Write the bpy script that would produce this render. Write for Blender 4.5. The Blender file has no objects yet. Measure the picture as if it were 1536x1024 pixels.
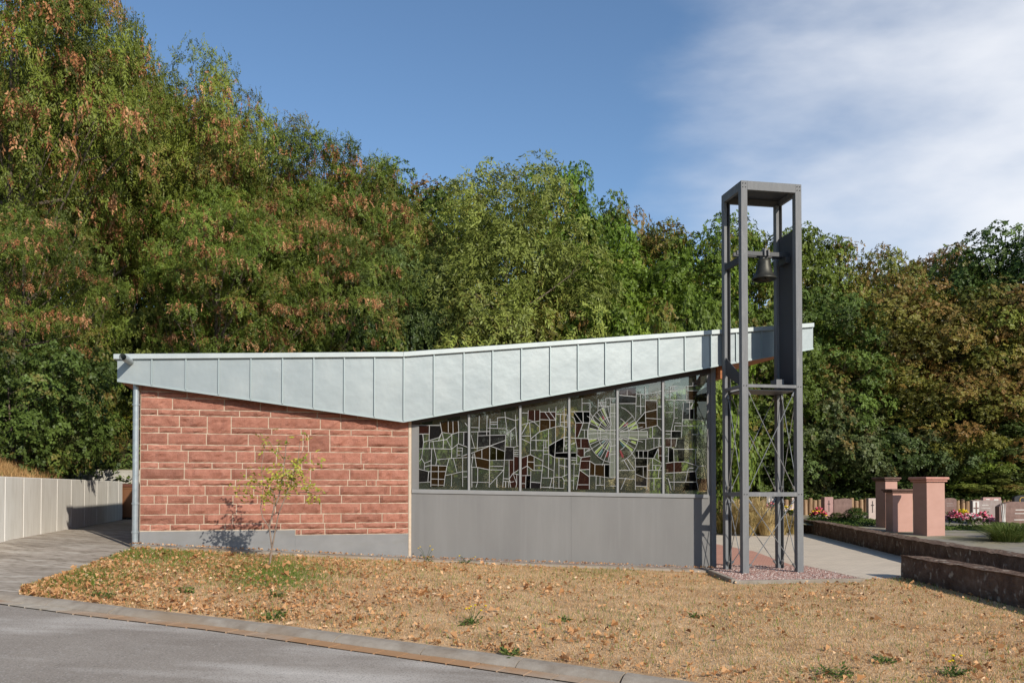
import bpy, math
import numpy as np
from mathutils import Vector, Matrix

S = bpy.context.scene
COL = S.collection
R = math.radians

# ------------------------------------------------------------------ camera
F = 1300.0; PITCH = R(1.07); PPX, PPY = 768.0, 708.7     # focal length / principal point in photo pixels
EYE = np.array([0.0, 0.0, 1.65])
cam = bpy.data.cameras.new('camera'); cam_o = bpy.data.objects.new('camera', cam); COL.objects.link(cam_o)
cam.sensor_width = 36; cam.lens = F/1536*36; cam.shift_y = (PPY-512)/1536
cam.clip_end = 3000; cam.clip_start = .1
cam_o.location = EYE; cam_o.rotation_euler = (math.pi/2+PITCH, 0, 0)
S.camera = cam_o

# ------------------------------------------------------------------ sky and sun
SUN_AZ, SUN_EL = R(180-35.6), R(29.5)
w = bpy.data.worlds.new('World'); S.world = w; w.use_nodes = True
nt = w.node_tree; N = nt.nodes; L = nt.links
sky = N.new('ShaderNodeTexSky'); sky.sky_type = 'NISHITA'; sky.sun_disc = False
sky.sun_elevation = SUN_EL; sky.sun_rotation = SUN_AZ
sky.air_density = 1.0; sky.dust_density = 0.35; sky.ozone_density = 2.2; sky.altitude = 100
hsv = N.new('ShaderNodeHueSaturation'); hsv.inputs['Saturation'].default_value = 1.08
L.new(sky.outputs[0], hsv.inputs['Color'])
tc = N.new('ShaderNodeTexCoord')
mp = N.new('ShaderNodeMapping'); mp.inputs['Rotation'].default_value = (0, R(-35), R(20)); mp.inputs['Scale'].default_value = (2.2, 5.0, 7.0)
L.new(tc.outputs['Generated'], mp.inputs['Vector'])
cn = N.new('ShaderNodeTexNoise'); cn.inputs['Scale'].default_value = 1.1; cn.inputs['Detail'].default_value = 7; cn.inputs['Roughness'].default_value = .55
L.new(mp.outputs[0], cn.inputs['Vector'])
dp = N.new('ShaderNodeVectorMath'); dp.operation = 'DOT_PRODUCT'
L.new(tc.outputs['Generated'], dp.inputs[0])
cd = Vector((.68, .75, .24)).normalized(); dp.inputs[1].default_value = cd
mr = N.new('ShaderNodeMapRange'); mr.interpolation_type = 'SMOOTHSTEP'
mr.inputs['From Min'].default_value = .90; mr.inputs['From Max'].default_value = 1.09
wz = N.new('ShaderNodeTexNoise'); wz.inputs['Scale'].default_value = 2.6; wz.inputs['Detail'].default_value = 5; L.new(mp.outputs[0], wz.inputs['Vector'])
wa = N.new('ShaderNodeMath'); wa.operation = 'MULTIPLY_ADD'; wa.inputs[1].default_value = .16; L.new(wz.outputs['Fac'], wa.inputs[0]); L.new(dp.outputs['Value'], wa.inputs[2])
L.new(wa.outputs[0], mr.inputs['Value'])
cr = N.new('ShaderNodeMapRange'); cr.inputs['From Min'].default_value = .28; cr.inputs['From Max'].default_value = .72; cr.inputs['To Min'].default_value = .72
L.new(cn.outputs['Fac'], cr.inputs['Value'])
mu = N.new('ShaderNodeMath'); mu.operation = 'MULTIPLY'; L.new(mr.outputs[0], mu.inputs[0]); L.new(cr.outputs[0], mu.inputs[1])
mu2 = N.new('ShaderNodeMath'); mu2.operation = 'MULTIPLY'; mu2.inputs[1].default_value = .95; L.new(mu.outputs[0], mu2.inputs[0])
mx = N.new('ShaderNodeMix'); mx.data_type = 'RGBA'
L.new(mu2.outputs[0], mx.inputs['Factor']); L.new(hsv.outputs[0], mx.inputs['A']); mx.inputs['B'].default_value = (6.5, 6.65, 7.0, 1)
bg = N['Background']; L.new(mx.outputs['Result'], bg.inputs['Color']); bg.inputs['Strength'].default_value = .125
sun = bpy.data.lights.new('sun', 'SUN'); sun.energy = 4.2; sun.angle = R(.53); sun.color = (1, .93, .82)
sun_o = bpy.data.objects.new('sun', sun); COL.objects.link(sun_o)
sdir = Vector((math.sin(SUN_AZ)*math.cos(SUN_EL), math.cos(SUN_AZ)*math.cos(SUN_EL), math.sin(SUN_EL)))
sun_o.rotation_euler = sdir.to_track_quat('Z', 'Y').to_euler(); sun_o.location = sdir*60
S.view_settings.view_transform = 'Standard'; S.view_settings.look = 'None'
S.view_settings.exposure = .22; S.view_settings.gamma = 1
S.cycles.max_bounces = 6; S.cycles.transparent_max_bounces = 24; S.cycles.diffuse_bounces = 3; S.cycles.glossy_bounces = 3
S.cycles.use_denoising = True

# ------------------------------------------------------------------ helpers
def ray(x, y):
    a, b = (x-PPX)/F, (y-PPY)/F
    fw = np.array([0, math.cos(PITCH), math.sin(PITCH)]); up = np.array([0, -math.sin(PITCH), math.cos(PITCH)])
    return np.array([a, 0, 0])+fw-b*up
def on_plane(x, y, p, n):
    d = ray(x, y); t = np.dot(np.asarray(p)-EYE, n)/np.dot(d, n); return EYE+d*t
def on_slope(x, y, z0, bx=0.0, by=0.0):          # ground plane z = z0 + bx X + by Y
    return on_plane(x, y, (0, 0, z0), np.array([-bx, -by, 1.0]))
def at_depth(x, y, Y):
    d = ray(x, y); return EYE+d*(Y/d[1])

def tag(o, label=None, cat=None, group=None, kind=None):
    if label: o['label'] = label
    if cat: o['category'] = cat
    if group: o['group'] = group
    if kind: o['kind'] = kind
    return o
def empty(name, loc=(0, 0, 0), rz=0.0, label=None, cat=None, group=None):
    o = bpy.data.objects.new(name, None); COL.objects.link(o); o.location = loc; o.rotation_euler = (0, 0, rz)
    o.empty_display_size = .1
    return tag(o, label, cat, group)

class MB:
    def __init__(s): s.v = []; s.f = []; s.m = []
    def poly(s, pts, m=0):
        i = len(s.v); s.v += [tuple(map(float, p)) for p in pts]; s.f.append(tuple(range(i, i+len(pts)))); s.m.append(m)
    def hexa(s, p, m=0):                         # 8 points: bottom 4 ccw, top 4 ccw
        i = len(s.v); s.v += [tuple(map(float, q)) for q in p]
        for f in ((3, 2, 1, 0), (4, 5, 6, 7), (0, 1, 5, 4), (1, 2, 6, 5), (2, 3, 7, 6), (3, 0, 4, 7)):
            s.f.append(tuple(i+k for k in f)); s.m.append(m)
    def box(s, x0, x1, y0, y1, z0, z1, m=0):
        s.hexa([(x0, y0, z0), (x1, y0, z0), (x1, y1, z0), (x0, y1, z0), (x0, y0, z1), (x1, y0, z1), (x1, y1, z1), (x0, y1, z1)], m)
    def prism(s, poly, fn, a, b, m=0):           # 2d polygon extruded; fn(p, q, t) -> 3d
        n = len(poly); i = len(s.v)
        s.v += [tuple(map(float, fn(p, q, a))) for p, q in poly]+[tuple(map(float, fn(p, q, b))) for p, q in poly]
        s.f.append(tuple(range(i, i+n))); s.m.append(m)
        s.f.append(tuple(range(i+2*n-1, i+n-1, -1))); s.m.append(m)
        for k in range(n):
            j = (k+1) % n; s.f.append((i+k, i+n+k, i+n+j, i+j)); s.m.append(m)
    def tube(s, pts, rad, n=8, m=0, cap=True):
        pts = [Vector(p) for p in pts]
        if not hasattr(rad, '__len__'): rad = [rad]*len(pts)
        i = len(s.v); K = len(pts)
        for k, p in enumerate(pts):
            d = (pts[min(k+1, K-1)]-pts[max(k-1, 0)]).normalized()
            a = d.cross(Vector((0, 0, 1)) if abs(d.z) < .9 else Vector((1, 0, 0))).normalized(); b = d.cross(a)
            for j in range(n):
                t = 2*math.pi*j/n; q = p+(a*math.cos(t)+b*math.sin(t))*rad[k]; s.v.append(tuple(q))
        for k in range(K-1):
            for j in range(n):
                j2 = (j+1) % n
                s.f.append((i+k*n+j, i+k*n+j2, i+(k+1)*n+j2, i+(k+1)*n+j)); s.m.append(m)
        if cap:
            s.f.append(tuple(i+j for j in range(n))[::-1]); s.m.append(m)
            s.f.append(tuple(i+(K-1)*n+j for j in range(n))); s.m.append(m)
    def lathe(s, prof, n=32, c=(0, 0, 0), m=0):
        i = len(s.v)
        for r, z in prof:
            for j in range(n):
                t = 2*math.pi*j/n; s.v.append((c[0]+r*math.cos(t), c[1]+r*math.sin(t), c[2]+z))
        for k in range(len(prof)-1):
            for j in range(n):
                j2 = (j+1) % n; s.f.append((i+k*n+j, i+k*n+j2, i+(k+1)*n+j2, i+(k+1)*n+j)); s.m.append(m)
    def build(s, name, mats, parent=None, smooth=False, bevel=0.0, loc=None):
        me = bpy.data.meshes.new(name); me.from_pydata(s.v, [], s.f)
        mats = mats if isinstance(mats, (list, tuple)) else [mats]
        for m in mats: me.materials.append(m)
        if len(mats) > 1: me.polygons.foreach_set('material_index', s.m)
        if smooth: me.polygons.foreach_set('use_smooth', [True]*len(me.polygons))
        me.update()
        o = bpy.data.objects.new(name, me); COL.objects.link(o)
        if parent: o.parent = parent
        if loc is not None: o.location = loc
        if bevel:
            b = o.modifiers.new('edge', 'BEVEL'); b.width = bevel; b.segments = 2; b.limit_method = 'ANGLE'; b.angle_limit = R(40)
        return o

def np_mesh(name, verts, nv, mats, midx=None, tint=None, parent=None, link=True):
    """verts (K*nv,3): K separate polygons of nv corners"""
    k = len(verts)//nv
    me = bpy.data.meshes.new(name)
    me.vertices.add(len(verts)); me.vertices.foreach_set('co', np.ascontiguousarray(verts, dtype=np.float32).ravel())
    me.loops.add(k*nv); me.loops.foreach_set('vertex_index', np.arange(k*nv, dtype=np.int32))
    me.polygons.add(k); me.polygons.foreach_set('loop_start', np.arange(0, k*nv, nv, dtype=np.int32))
    me.polygons.foreach_set('loop_total', np.full(k, nv, dtype=np.int32))
    for m in (mats if isinstance(mats, (list, tuple)) else [mats]): me.materials.append(m)
    if midx is not None: me.polygons.foreach_set('material_index', midx.astype(np.int32))
    me.update(calc_edges=True)
    if tint is not None:
        a = me.attributes.new('tint', 'FLOAT', 'FACE'); a.data.foreach_set('value', tint.astype(np.float32))
    if not link: return me
    o = bpy.data.objects.new(name, me); COL.objects.link(o)
    if parent: o.parent = parent
    return o

# ------------------------------------------------------------------ materials
def mat(name, col=(.5, .5, .5), rough=.8, metal=0.0, spec=.3):
    m = bpy.data.materials.new(name); m.use_nodes = True
    p = m.node_tree.nodes['Principled BSDF']
    p.inputs['Base Color'].default_value = (*col, 1); p.inputs['Roughness'].default_value = rough
    p.inputs['Metallic'].default_value = metal; p.inputs['Specular IOR Level'].default_value = spec
    m.diffuse_color = (*col, 1)
    return m
def noise_col(m, stops, scale=5.0, detail=6, rough=.6, stretch=(1, 1, 1), coord='Object', mul=None):
    """colour ramp over noise into Base Color; returns the ramp node"""
    nt = m.node_tree; n = nt.nodes; l = nt.links; p = n['Principled BSDF']
    tc = n.new('ShaderNodeTexCoord'); mp = n.new('ShaderNodeMapping'); mp.inputs['Scale'].default_value = stretch
    l.new(tc.outputs[coord], mp.inputs['Vector'])
    t = n.new('ShaderNodeTexNoise'); t.inputs['Scale'].default_value = scale; t.inputs['Detail'].default_value = detail; t.inputs['Roughness'].default_value = rough
    l.new(mp.outputs[0], t.inputs['Vector'])
    r = n.new('ShaderNodeValToRGB'); r.color_ramp.elements.remove(r.color_ramp.elements[1])
    r.color_ramp.elements[0].position = stops[0][0]; r.color_ramp.elements[0].color = (*stops[0][1], 1)
    for pos, c in stops[1:]:
        e = r.color_ramp.elements.new(pos); e.color = (*c, 1)
    l.new(t.outputs['Fac'], r.inputs['Fac']); l.new(r.outputs[0], p.inputs['Base Color'])
    return r.outputs[0]
def mix_noise(m, src, col, lo, hi, scale, stretch=(1, 1, 1), amount=1.0, detail=4, coord='Object'):
    nt = m.node_tree; n = nt.nodes; l = nt.links; p = n['Principled BSDF']
    tc = n.new('ShaderNodeTexCoord'); mp = n.new('ShaderNodeMapping'); mp.inputs['Scale'].default_value = stretch
    mp.inputs['Location'].default_value = (scale*.37, scale*1.3, .7)
    l.new(tc.outputs[coord], mp.inputs['Vector'])
    t = n.new('ShaderNodeTexNoise'); t.inputs['Scale'].default_value = scale; t.inputs['Detail'].default_value = detail
    l.new(mp.outputs[0], t.inputs['Vector'])
    r = n.new('ShaderNodeMapRange'); r.inputs['From Min'].default_value = lo; r.inputs['From Max'].default_value = hi; r.inputs['To Max'].default_value = amount
    l.new(t.outputs['Fac'], r.inputs['Value'])
    x = n.new('ShaderNodeMix'); x.data_type = 'RGBA'; l.new(r.outputs[0], x.inputs['Factor']); l.new(src, x.inputs['A'])
    x.inputs['B'].default_value = (*col, 1); l.new(x.outputs['Result'], p.inputs['Base Color'])
    return x.outputs['Result']
def bump(m, scale=40, strength=.3, dist=.01, detail=5, stretch=(1, 1, 1)):
    nt = m.node_tree; n = nt.nodes; l = nt.links; p = n['Principled BSDF']
    tc = n.new('ShaderNodeTexCoord'); mp = n.new('ShaderNodeMapping'); mp.inputs['Scale'].default_value = stretch
    l.new(tc.outputs['Object'], mp.inputs['Vector'])
    t = n.new('ShaderNodeTexNoise'); t.inputs['Scale'].default_value = scale; t.inputs['Detail'].default_value = detail
    l.new(mp.outputs[0], t.inputs['Vector'])
    b = n.new('ShaderNodeBump'); b.inputs['Strength'].default_value = strength; b.inputs['Distance'].default_value = dist
    l.new(t.outputs['Fac'], b.inputs['Height']); l.new(b.outputs[0], p.inputs['Normal'])
def tint_mul(m, src, lo=.7, hi=1.3):
    """multiply colour by the per-face 'tint' attribute mapped to lo..hi"""
    nt = m.node_tree; n = nt.nodes; l = nt.links; p = n['Principled BSDF']
    a = n.new('ShaderNodeAttribute'); a.attribute_name = 'tint'
    r = n.new('ShaderNodeMapRange'); r.inputs['To Min'].default_value = lo; r.inputs['To Max'].default_value = hi
    l.new(a.outputs['Fac'], r.inputs['Value'])
    x = n.new('ShaderNodeVectorMath'); x.operation = 'SCALE'; l.new(src, x.inputs[0]); l.new(r.outputs[0], x.inputs['Scale'])
    l.new(x.outputs[0], p.inputs['Base Color']); return x.outputs[0]
def ramp_tint(m, stops, transl=0.0):
    """per-face 'tint' attribute picks the colour"""
    nt = m.node_tree; n = nt.nodes; l = nt.links; p = n['Principled BSDF']
    a = n.new('ShaderNodeAttribute'); a.attribute_name = 'tint'
    r = n.new('ShaderNodeValToRGB'); r.color_ramp.elements.remove(r.color_ramp.elements[1])
    r.color_ramp.elements[0].position = stops[0][0]; r.color_ramp.elements[0].color = (*stops[0][1], 1)
    for pos, c in stops[1:]:
        e = r.color_ramp.elements.new(pos); e.color = (*c, 1)
    l.new(a.outputs['Fac'], r.inputs['Fac']); l.new(r.outputs[0], p.inputs['Base Color'])
    if transl:
        tr = n.new('ShaderNodeBsdfTranslucent'); l.new(r.outputs[0], tr.inputs['Color'])
        ms = n.new('ShaderNodeMixShader'); ms.inputs[0].default_value = transl
        l.new(p.outputs[0], ms.inputs[1]); l.new(tr.outputs[0], ms.inputs[2]); l.new(ms.outputs[0], n['Material Output'].inputs['Surface'])
    return r.outputs[0]

M = {}
# stone
m = M['stone'] = mat('red_sandstone', rough=.9, spec=.15)
c = noise_col(m, [(.3, (.27, .110, .074)), (.5, (.325, .143, .100)), (.7, (.38, .178, .128))], 6, 8, .65)
c = mix_noise(m, c, (.21, .08, .06), .55, .75, 14, (1, 1, 4), .5)
tint_mul(m, c, .76, 1.2); bump(m, 55, .8, .015)
m = M['mortar'] = mat('mortar', rough=.95, spec=.1); noise_col(m, [(.3, (.46, .36, .265)), (.7, (.60, .49, .38))], 12); bump(m, 90, .4, .006)
m = M['plinth'] = mat('grey_render', rough=.9, spec=.15)
c = noise_col(m, [(.3, (.20, .20, .20)), (.7, (.245, .243, .24))], 2.5); mix_noise(m, c, (.2, .195, .18), .5, .75, 3, (1, 1, 3), .5); bump(m, 200, .3, .003)
m = M['panel'] = mat('grey_panel', rough=.55, spec=.35)
c = noise_col(m, [(.3, (.142, .139, .136)), (.7, (.168, .165, .160))], 1.6, 5, .6, (1, 1, .35)); c = mix_noise(m, c, (.19, .187, .183), .5, .8, 5, (2.2, 1, .12), .5)
mix_noise(m, c, (.15, .146, .138), .6, .8, 9, (1.5, 1, .2), .4); bump(m, 6, .08, .01)
M['frame'] = mat('grey_painted_frame', (.30, .30, .295), .5, 0, .4)
noise_col(M['frame'], [(.3, (.205, .207, .208)), (.7, (.24, .242, .242))], 4)
M['frame_dark'] = mat('dark_header_profile', (.05, .042, .038), .6)
m = M['zinc'] = mat('weathered_zinc', rough=.46, metal=.35, spec=.4)
c = noise_col(m, [(.3, (.265, .30, .308)), (.7, (.305, .34, .343))], 1.3, 5, .55); c = mix_noise(m, c, (.37, .398, .392), .5, .8, 2.0, (1, 1, .6), .55)
mix_noise(m, c, (.30, .33, .335), .58, .8, 6, (1, 1, 3), .35); bump(m, 2.6, .35, .025, 3)
m = M['zinc_edge'] = mat('zinc_flashing', (.50, .55, .54), .5, .3); noise_col(m, [(.3, (.36, .40, .40)), (.7, (.44, .475, .47))], 3)
M['seam'] = mat('zinc_seam', (.32, .37, .37), .5, .4)
m = M['wood'] = mat('glazed_timber', rough=.6)
noise_col(m, [(.3, (.22, .07, .02)), (.55, (.33, .115, .034)), (.75, (.42, .155, .05))], 4, 6, .6, (6, .5, 6))
M['galv'] = mat('galvanised_pipe', (.36, .40, .42), .4, .5); noise_col(M['galv'], [(.3, (.30, .34, .36)), (.7, (.42, .46, .48))], 9)
m = M['steel'] = mat('grey_painted_steel', rough=.6, spec=.15)
c = noise_col(m, [(.3, (.16, .162, .166)), (.7, (.20, .201, .202))], 3, 6, .6, (4, 4, .8)); mix_noise(m, c, (.29, .285, .275), .58, .8, 11, (1, 1, .25), .5); bump(m, 60, .1, .003)
M['steel_d'] = mat('dark_painted_steel', (.06, .062, .066), .5)
M['steel_m'] = mat('shade_darkened_steel', (.075, .075, .08), .6, 0, .1)  # shade of plate, brace and cross bar put into the colour; bolts share it
M['rod'] = mat('steel_rod', (.30, .30, .29), .4, .5)
m = M['bronze'] = mat('patinated_bronze', rough=.5, metal=.6)
c = noise_col(m, [(.3, (.035, .035, .03)), (.6, (.075, .072, .06)), (.75, (.12, .14, .115))], 7)
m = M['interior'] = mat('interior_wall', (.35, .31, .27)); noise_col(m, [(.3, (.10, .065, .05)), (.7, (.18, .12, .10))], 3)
M['interior_floor'] = mat('interior_floor', (.42, .36, .29), .6)
M['came'] = mat('lead_came', (.50, .50, .48), .5, .1); noise_col(M['came'], [(.35, (.24, .24, .235)), (.7, (.36, .36, .35))], 5)
def glass(name, col, refl=.25, rough=.015, wav=.05, dust=.02):
    m = bpy.data.materials.new(name); m.use_nodes = True; nt = m.node_tree; n = nt.nodes; l = nt.links
    n.remove(n['Principled BSDF'])
    t = n.new('ShaderNodeBsdfTransparent'); t.inputs[0].default_value = (*col, 1)
    vt = n.new('ShaderNodeTexCoord'); vm = n.new('ShaderNodeMapping'); vm.inputs['Scale'].default_value = (3.6, 3.6, 2.9); l.new(vt.outputs['Object'], vm.inputs['Vector'])
    vo = n.new('ShaderNodeTexVoronoi'); vo.distance = 'CHEBYCHEV'; vo.inputs['Scale'].default_value = 1; l.new(vm.outputs[0], vo.inputs['Vector'])
    vr = n.new('ShaderNodeValToRGB'); vr.color_ramp.interpolation = 'CONSTANT'; e = vr.color_ramp.elements
    e[0].color = (*col, 1); e[1].position = .45; e[1].color = (col[0]*.62, col[1]*.66, col[2]*.55, 1)
    for p_, f_ in ((.62, (.85, .72, .62)), (.76, (.5, .52, .5)), (.88, (1, 1, .95))):
        q_ = e.new(p_); q_.color = (col[0]*f_[0], col[1]*f_[1], col[2]*f_[2], 1)
    sep = n.new('ShaderNodeSeparateColor'); l.new(vo.outputs['Color'], sep.inputs[0]); l.new(sep.outputs[0], vr.inputs['Fac']); l.new(vr.outputs[0], t.inputs[0])
    g = n.new('ShaderNodeBsdfGlossy'); g.inputs['Roughness'].default_value = rough; g.inputs['Color'].default_value = (.9, .92, .9, 1)
    tc = n.new('ShaderNodeTexCoord'); tx = n.new('ShaderNodeTexNoise'); tx.inputs['Scale'].default_value = 7; tx.inputs['Detail'].default_value = 3
    l.new(tc.outputs['Object'], tx.inputs['Vector'])
    b = n.new('ShaderNodeBump'); b.inputs['Strength'].default_value = wav; b.inputs['Distance'].default_value = .01
    l.new(tx.outputs['Fac'], b.inputs['Height']); l.new(b.outputs[0], g.inputs['Normal'])
    x = n.new('ShaderNodeMixShader'); x.inputs[0].default_value = refl
    l.new(t.outputs[0], x.inputs[1]); l.new(g.outputs[0], x.inputs[2])
    # a little dusty diffuse
    d = n.new('ShaderNodeBsdfDiffuse'); d.inputs[0].default_value = (.25, .27, .22, 1) if max(col) > .5 else (min(.4, col[0]*1.1), min(.4, col[1]*1.1), min(.4, col[2]*1.1), 1)
    y = n.new('ShaderNodeMixShader'); y.inputs[0].default_value = dust
    l.new(x.outputs[0], y.inputs[1]); l.new(d.outputs[0], y.inputs[2]); l.new(y.outputs[0], n['Material Output'].inputs['Surface'])
    return m
M['g_clear'] = glass('clear_glass', (.86, .90, .82), .12, dust=.075)
GC = {'D': glass('smoky_glass', (.14, .13, .135), .07, dust=.06), 'K': glass('black_glass', (.03, .03, .04), .05),
      'R': glass('wine_brown_glass', (.30, .13, .10), .07, dust=.055), 'B': glass('brown_glass', (.32, .19, .08), .07, dust=.05),
      'O': glass('olive_glass', (.22, .19, .05), .06), 'P': glass('pale_glass', (.62, .66, .62), .10, dust=.42)}
def tint_glass(name, col):
    m = mat(name, col, .3, 0, .5); return m
GP = {'g': tint_glass('lime_glass', (.15, .20, .04)), 'r': tint_glass('ruby_glass', (.13, .012, .012)), 'y': tint_glass('amber_glass', (.5, .42, .02)), 't': tint_glass('teal_glass', (.02, .07, .07))}
# ground
m = M['asphalt'] = mat('asphalt', rough=.9, spec=.2)
c = noise_col(m, [(.3, (.25, .212, .175)), (.7, (.34, .296, .25))], 1.1, 8, .7)
c = mix_noise(m, c, (.60, .55, .49), .52, .74, .8, (.5, 1.6, 1), .75, 9); c = mix_noise(m, c, (.44, .41, .37), .55, .7, 45, (1, 1, 1), .7, 3)
mix_noise(m, c, (.12, .105, .09), .52, .66, 70, (1, 1, 1), .6, 2); bump(m, 130, .5, .006)
m = M['kerb'] = mat('concrete_kerb', rough=.95, spec=.1)
c = noise_col(m, [(.3, (.22, .18, .14)), (.7, (.37, .325, .27))], 4, 8, .7); c = mix_noise(m, c, (.27, .19, .12), .5, .75, .9, (1, 1, 1), .7); bump(m, 90, .5, .008)
m = M['gutter'] = mat('gutter_setts', rough=.95, spec=.1)
c = noise_col(m, [(.3, (.30, .25, .19)), (.7, (.46, .41, .34))], 5, 8, .7); c = mix_noise(m, c, (.38, .20, .09), .40, .62, .7, (1, 1, 1), .85); bump(m, 70, .5, .008)
m = M['soil'] = mat('dry_turf_soil', rough=1, spec=.05)
c = noise_col(m, [(.3, (.26, .155, .085)), (.5, (.50, .335, .19)), (.7, (.68, .49, .30))], 2.2, 9, .75); bump(m, 40, .7, .03)
m = M['grass'] = mat('dry_grass', rough=.9, spec=.1)
ramp_tint(m, [(0, (.38, .205, .09)), (.35, (.70, .445, .22)), (.62, (.90, .65, .37)), (.72, (.52, .42, .17)), (.76, (.11, .17, .028)), (1, (.20, .29, .05))], .35)
m = M['leaf_litter'] = mat('dry_leaf', rough=.85, spec=.15)
ramp_tint(m, [(0, (.17, .07, .03)), (.35, (.48, .24, .10)), (.75, (.68, .40, .20)), (1, (.84, .62, .40))], .25)
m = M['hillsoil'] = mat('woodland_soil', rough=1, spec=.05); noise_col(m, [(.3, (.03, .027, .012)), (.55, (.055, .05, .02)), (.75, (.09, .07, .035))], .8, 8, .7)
m = M['far'] = mat('field_ground', rough=1, spec=.05); noise_col(m, [(.3, (.09, .085, .04)), (.7, (.16, .14, .07))], .3)
m = M['drive'] = mat('paver_drive', rough=.95, spec=.1)
c = noise_col(m, [(.3, (.20, .165, .13)), (.5, (.36, .31, .255)), (.7, (.50, .45, .385))], 2.2, 9, .72, (.45, 2.2, 1)); c = mix_noise(m, c, (.11, .085, .055), .52, .62, 9, (.6, 2.5, 1), .6); bump(m, 30, .6, .02)
def pavers(name, c1, c2, mort, bw, bh):
    m = mat(name, rough=.92, spec=.12); nt = m.node_tree; n = nt.nodes; l = nt.links; p = n['Principled BSDF']
    tc = n.new('ShaderNodeTexCoord'); b = n.new('ShaderNodeTexBrick'); l.new(tc.outputs['Object'], b.inputs['Vector'])
    b.inputs['Color1'].default_value = (*c1, 1); b.inputs['Color2'].default_value = (*c2, 1); b.inputs['Mortar'].default_value = (*mort, 1)
    b.inputs['Scale'].default_value = 1; b.inputs['Brick Width'].default_value = bw; b.inputs['Row Height'].default_value = bh; b.inputs['Mortar Size'].default_value = .006
    l.new(b.outputs['Color'], p.inputs['Base Color'])
    mix_noise(m, b.outputs['Color'], tuple(v*.72 for v in c1), .45, .75, 1.3, (1, 1, 1), .5, 7); return m
M['paver'] = pavers('grey_pavers', (.62, .53, .42), (.55, .47, .375), (.38, .32, .25), .24, .16)
M['paver_red'] = pavers('red_pavers', (.56, .30, .225), (.50, .265, .20), (.24, .14, .11), .2, .1)
m = M['gravel'] = mat('pink_gravel', rough=.9, spec=.15)
ramp_tint(m, [(0, (.15, .08, .065)), (.4, (.34, .19, .155)), (.7, (.42, .30, .26)), (1, (.62, .54, .48))])
M['gravelbed'] = mat('gravel_bed', (.2, .12, .1), 1)
m = M['concrete'] = mat('board_marked_concrete', rough=.9, spec=.15)
c = noise_col(m, [(.3, (.72, .685, .61)), (.7, (.82, .785, .71))], 2, 7, .6, (1, 1, .5)); c = mix_noise(m, c, (.50, .45, .36), .5, .8, 7, (1.5, 1.5, .25), .4); bump(m, 60, .25, .006)
m = M['concrete_old'] = mat('older_concrete', rough=.95, spec=.1); c = noise_col(m, [(.3, (.34, .33, .29)), (.7, (.46, .44, .39))], 3, 7, .6); bump(m, 60, .25, .006)
m = M['oldstone'] = mat('lichened_sandstone', rough=1, spec=.05)
c = noise_col(m, [(.3, (.075, .048, .036)), (.5, (.135, .09, .068)), (.7, (.23, .165, .125))], 3, 9, .7); c = mix_noise(m, c, (.46, .41, .34), .58, .70, 7, (1, 1, 1), .75, 7); bump(m, 14, .9, .05, 8)
m = M['pinkstone'] = mat('pink_sandstone', rough=.9, spec=.15)
c = noise_col(m, [(.3, (.43, .25, .20)), (.7, (.48, .285, .232))], 2, 7, .6, (1, 1, 2)); bump(m, 120, .3, .004)
m = M['capstone'] = mat('weathered_cap_stone', rough=1, spec=.1)
c = noise_col(m, [(.3, (.09, .055, .045)), (.7, (.20, .125, .10))], 6, 8, .7); bump(m, 30, .6, .02)
M['capstone2'] = mat('pink_cap_stone', rough=.95, spec=.1); noise_col(M['capstone2'], [(.3, (.40, .19, .15)), (.7, (.53, .28, .22))], 6); bump(M['capstone2'], 30, .6, .02)
m = M['bark'] = mat('bark', rough=1, spec=.05); noise_col(m, [(.3, (.09, .068, .05)), (.7, (.22, .175, .135))], 6, 7, .65, (3, 3, .6)); bump(m, 18, .8, .03, 6, (3, 3, .5))
M['twig'] = mat('sapling_bark', (.24, .17, .125), .9); noise_col(M['twig'], [(.3, (.17, .12, .09)), (.7, (.32, .24, .185))], 12)
m = M['postwood'] = mat('palisade_wood', rough=.95, spec=.1); noise_col(m, [(.3, (.22, .13, .075)), (.7, (.42, .29, .18))], 5, 6, .6, (3, 3, .4))
M['bin'] = mat('brown_plastic', (.17, .075, .035), .45, 0, .4)
M['bin_lid'] = mat('brown_plastic_lid', (.12, .045, .03), .45, 0, .4)
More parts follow.
